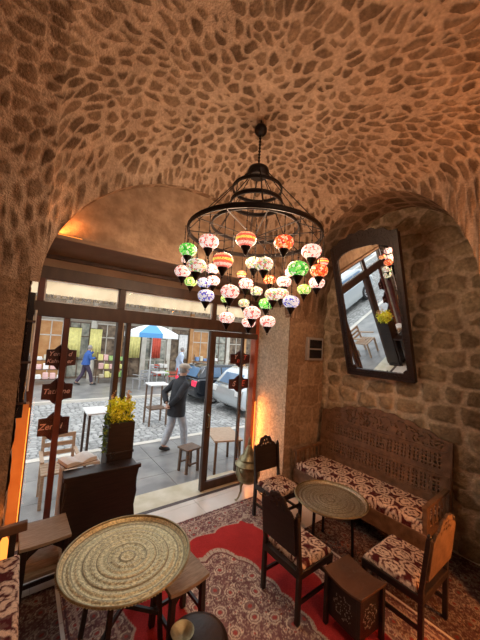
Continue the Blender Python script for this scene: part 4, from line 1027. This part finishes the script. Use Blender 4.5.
def patio_chair(label, loc, rz, m='palewood', group=None):
    t = thing('patio_chair', label, 'chair', loc, rz, group)
    b = MB()
    for i in range(5): b.box((-.22, -.22+i*.09, .43), (.22, -.145+i*.09, .455))
    b.build('seat', M[m], t, bevel=.003)
    for sx in (-1, 1):
        MB().bar((sx*.2, .2, 0), (sx*.2, .2, .43), .04).build('leg', M[m], t)
        MB().bar((sx*.2, -.2, 0), (sx*.2, -.26, .85), .04).build('back_leg', M[m], t)
        MB().bar((sx*.22, -.24, .62), (sx*.22, .22, .62), .045, .025).build('armrest', M[m], t)
    b = MB()
    for z in (.58, .70, .82): b.bar((-.2, -.225-(z-.5)*.1, z), (.2, -.225-(z-.5)*.1, z), .02, .06)
    b.build('back_slats', M[m], t)
    return t
patio_chair('pale wooden slatted chair outside the left window', (.58, 4.95, GZ), PI)
patio_chair('metal patio chair under the umbrella, nearer the street', (4.3, 12.9, GZ+.04), .4, 'grey')
patio_chair('metal patio chair under the umbrella, nearer the shops', (5.3, 14.3, GZ+.04), 2.2, 'grey')
patio_chair('metal patio chair right of the umbrella pole', (6.0, 13.4, GZ+.04), 1.2, 'goods_red')
table('round-edged cafe table under the street umbrella', (5.15, 12.75, GZ+.04), .6, .6, .74, 'white', 'grey')
# umbrella
t = thing('street_umbrella', 'blue and white patio umbrella across the street', 'umbrella', (4.95, 13.6, GZ+.04))
MB().tube([(0, 0, 0), (0, 0, 2.95)], .025).build('pole', M['white'], t)
MB().lathe([(0, 0), (.25, 0), (.25, .05), (.05, .09), (0, .09)], n=20).build('base', M['grey'], t)
for q, mk in ((0, 'umbw'), (1, 'umbb')):
    b = MB(); n = 8
    for i in range(n):
        if i % 2 != q: continue
        a0, a1 = 2*PI*i/n, 2*PI*(i+1)/n; am = (a0+a1)/2; R_ = 1.3
        p = [(0, 0, 2.95), (R_*.5*math.cos(a0), R_*.5*math.sin(a0), 2.78), (R_*.5*math.cos(a1)*.98, R_*.5*math.sin(a1)*.98, 2.78), (R_*math.cos(a0), R_*math.sin(a0), 2.48), (R_*math.cos(a1), R_*math.sin(a1), 2.48), (R_*math.cos(a0), R_*math.sin(a0), 2.28), (R_*math.cos(a1), R_*math.sin(a1), 2.28)]
        b.add(p, [(0, 1, 2), (1, 3, 4, 2), (3, 5, 6, 4)])
    o = b.build('canopy', M[mk], t); o.modifiers.new('solid', 'SOLIDIFY').thickness = .006
b = MB()
for i in range(8):
    a = 2*PI*i/8; b.tube([(0, 0, 2.90), (1.28*math.cos(a), 1.28*math.sin(a), 2.46)], .008, 5)
b.build('ribs', M['grey'], t)

# ------------------------------------------------------------------ cars (length along +X, rear at x=0)
def car(label, loc, paint, L=4.1, W=1.72, H=1.45, rz=0, tail=True):
    t = thing('parked_car', label, 'car', loc, rz)
    prof = [(0.02, .35), (.0, .62), (.06, .88), (.20, .95), (2.9, .97), (3.75, .84), (4.05, .66), (4.1, .35), (3.9, .22), (.2, .22)]
    ws = [(-1, .97), (-.86, 1.)]
    def body(pr, w0, w1, m, nm, bv=.05):
        n = len(pr); v = [(a, -w0/2, z) for a, z in pr]+[(a, w0/2, z) for a, z in pr]
        b = MB(); b.add(v, [tuple(range(n)), tuple(range(n, 2*n))[::-1]]+[(i, n+i, n+(i+1) % n, (i+1) % n) for i in range(n)])
        return b.build(nm, m, t, smooth=True, bevel=bv)
    body(prof, W, W, M[paint], 'body', .07)
    cab = [(.12, .94), (.45, 1.36), (.75, H), (2.0, H-.01), (2.35, 1.36), (3.05, .95)]
    n = len(cab); w_ = [W*.95, W*.80, W*.76, W*.76, W*.80, W*.95]
    v = [(a, -q/2, z) for (a, z), q in zip(cab, w_)]+[(a, q/2, z) for (a, z), q in zip(cab, w_)]
    MB().add(v, [tuple(range(n)), tuple(range(n, 2*n))[::-1]]+[(i, n+i, n+(i+1) % n, (i+1) % n) for i in range(n)]).build('cabin', M[paint], t, smooth=True, bevel=.04)
    for s in (-1, 1):
        for (x0, x1) in ((.52, 1.15), (1.22, 2.0), (2.07, 2.72)):
            zt0 = 1.34; y0 = W*.95/2; y1 = W*.81/2+.012
            xa = x0+.10 if x0 < .6 else x0; xb = x1-.38 if x1 > 2.5 else x1
            b = MB(); b.add([(x0, s*(y0+.006), .98), (x1, s*(y0+.006), .98), (xb, s*y1, zt0), (xa, s*y1, zt0), (x0, s*(y0-.02), .98), (x1, s*(y0-.02), .98), (xb, s*(y1-.03), zt0), (xa, s*(y1-.03), zt0)], [(0, 1, 2, 3), (7, 6, 5, 4), (0, 4, 5, 1), (1, 5, 6, 2), (2, 6, 7, 3), (3, 7, 4, 0)]); b.build('side_window', M['carglass'], t)
        for x in (.78, 3.25):
            wh = MB(); pr = [(0, -.10), (.20, -.10), (.31, -.09), (.325, -.05), (.325, .05), (.31, .09), (.20, .10), (0, .10)]
            wh.lathe(pr, n=28); q = wh.build('wheel', M['tyre'], t, smooth=True); q.rotation_euler = (PI/2, 0, 0); q.location = (x, s*(W/2-.06), .32)
            r = MB(); r.lathe([(.19, .102), (.225, .108), (.225, .112), (.19, .112), (.19, .102)], n=28)
            for i in range(8):
                a = 2*PI*i/8; r.bar((.03*math.cos(a), .03*math.sin(a), .108), (.2*math.cos(a), .2*math.sin(a), .108), .035, .014)
            r.lathe([(0, .10), (.05, .105), (.04, .12), (0, .12)], n=12)
            r.build('rim', M['alloy'], q); q.rotation_euler = (PI/2 if s < 0 else -PI/2, 0, 0)
        MB().box((-.01, s*(W/2-.30) if s > 0 else -W/2+.02, .66), (.10, W/2-.02 if s > 0 else -W/2+.30, .86)).build('tail_light', M['taillight' if tail is True else 'white'], t, bevel=.02)
    b = MB(); b.add([(.17, -.58, .98), (.17, .58, .98), (.43, .5, 1.31), (.43, -.5, 1.31), (.13, -.58, .98), (.13, .58, .98), (.39, .5, 1.31), (.39, -.5, 1.31)], [(3, 2, 1, 0), (4, 5, 6, 7), (0, 1, 5, 4), (1, 2, 6, 5), (2, 3, 7, 6), (3, 0, 4, 7)]); b.build('rear_window', M['carglass'], t)
    return t
car('black hatchback with red tail light parked across the cobbled street', (5.15, 10.25, GZ-.01), 'carblack')
car('silver car parked up the street, seen only in the wall mirror', (-4.6, 8.3, GZ-.01), 'carsilver', tail='white')
car('silver grey car parked close to the door behind the hanging signs', (5.55, 8.05, GZ-.01), 'carsilver', H=1.5, tail='white')

# ------------------------------------------------------------------ shops across the street
FY = 16.5
MB().box((-12, FY, GZ), (30, FY+.5, 6.5)).build('wall_shops', M['facade'])['kind'] = 'structure'
MB().box((-12, FY-1.3, 3.82), (30, FY, 4.42)).build('trim_fascia', M['cream'])['kind'] = 'structure'
MB().box((-12, FY-1.35, 4.42), (30, FY, 4.50)).build('trim_fascia_cap', M['whitestone'])['kind'] = 'structure'
b = MB()
for i in range(160): b.box((-10+i*.25, FY-1.36, 3.70), (-10+i*.25+.17, FY-1.28, 3.83))
b.build('trim_fascia_fringe', M['shopdark'])['kind'] = 'structure'
o = leafcloud(2600, (-3, FY-1.3, 4.48, 22, FY-1.0, 4.72), .16, 8).build('creeper', M['leaf']); tag(o, 'thin line of creeper growing along the top of the shop fascia', 'creeper', kind='stuff')
rs = random.Random(12); x = -4.0; k = 0
shopm = ['shopdark', 'shopglass', 'shopdark', 'orangewood', 'shopglass', 'shopdark']
wn = 6
while x < 22:
    wd = rs.uniform(.95, 1.35)
    MB().box((x, FY-.16, GZ), (x+.24, FY, 3.8)).build('trim_pilaster', M['pilaster' if k % 3 else 'orangewood'], bevel=.01)['kind'] = 'structure'
    o = MB().box((x+.28, FY-.05, GZ+.1), (x+.2+wd, FY-.02, 2.7)).build('window_%d' % wn, M[shopm[k % 6]]); o['kind'] = 'structure'; wn += 1
    b = MB(); a0, a1 = x+.26, x+.22+wd
    for q in (a0, (a0+a1)/2-.02, a1-.04): b.box((q, FY-.08, GZ+.1), (q+.04, FY-.04, 2.74))
    for q in (GZ+.1, .85, 2.0, 2.70): b.box((a0, FY-.08, q), (a1, FY-.04, q+.05))
    b.build('window_frame', M['pilaster' if k % 2 else 'brown'], o)
    x += wd+.24; k += 1
MB().box((-12, FY-.14, 2.85), (30, FY, 3.25)).build('trim_sign_band', M['pilaster'])['kind'] = 'structure'
# market displays
def display(label, loc, w, d, levels, cols, seed, rz=0):
    t = thing('market_display', label, 'display stand', loc, rz); r = random.Random(seed)
    b = MB()
    for i in range(levels): z = .25+i*.38; y = d/2-(levels-i)*d/levels*1.0; b.box((-w/2, y, z-.03), (w/2, y+d/levels, z))
    for sx in (-1, 1): b.box((sx*w/2-.02, -d/2, 0), (sx*w/2+.02, -d/2+.04, .25)); b.box((sx*w/2-.02, d/2-.04, 0), (sx*w/2+.02, d/2, .25+levels*.38))
    b.build('rack', M['brown'], t)
    for i in range(levels):
        z = .25+i*.38; y = d/2-(levels-i)*d/levels; n = int(w/.24)
        for j in range(n):
            c = r.choice(cols); h_ = r.uniform(.14, .30); x_ = -w/2+w*(j+.5)/n
            MB().box((x_-.10, y+.02, z), (x_+.10, y+d/levels-.03, z+h_)).build('crate', M[c], t, bevel=.02)
    return t
display('white and pink goods on a market rack across the street, leftmost', (.9, 15.2, GZ+.04), 1.3, .8, 3, ['goods_white', 'goods_pink', 'goods_beige'], 1)
display('beige stacked goods rack behind the person in blue', (3.6, 15.2, GZ+.04), 1.2, .8, 3, ['goods_beige', 'goods_green', 'goods_yellow', 'goods_pink'], 2)
display('green and red goods rack beside the umbrella', (6.1, 15.3, GZ+.04), 1.0, .7, 2, ['goods_green', 'goods_red', 'goods_yellow', 'goods_white'], 3)
display('white goods rack beyond the parked cars', (9.2, 15.3, GZ+.04), 1.6, .8, 3, ['goods_white', 'goods_blue', 'goods_beige'], 4)
for i, (x, c, lab) in enumerate(((1.75, 'goods_yellow', 'yellow cloth hanging on the shop front left of the person in blue'), (2.7, 'goods_yellow', 'yellow cloth hanging on the shop front right of the person in blue'), (4.7, 'goods_yellow', 'yellow cloth hanging left of the umbrella'), (7.6, 'goods_white', 'white cloth hanging on the shop front beyond the black car'), (5.9, 'goods_red', 'red cloth hanging on the shop front behind the umbrella'))):
    v = []; f = []; n = 14
    for j in range(n+1):
        a = j/n*.55; y = .03*math.sin(j*1.7)
        v += [(x+a, FY-.24+y, 1.0), (x+a, FY-.24+y*.4, 2.45)]
    f = [(2*j, 2*j+2, 2*j+3, 2*j+1) for j in range(n)]
    q = MB().add(v, f).build('hanging_cloth', M[c], smooth=True); q.modifiers.new('s', 'SOLIDIFY').thickness = .01; tag(q, lab, 'cloth')
    MB().tube([(x, FY+.02, 2.46), (x, FY-.24, 2.46), (x+.56, FY-.24, 2.46), (x+.56, FY+.02, 2.46)], .012).build('rail', M['iron'], q)
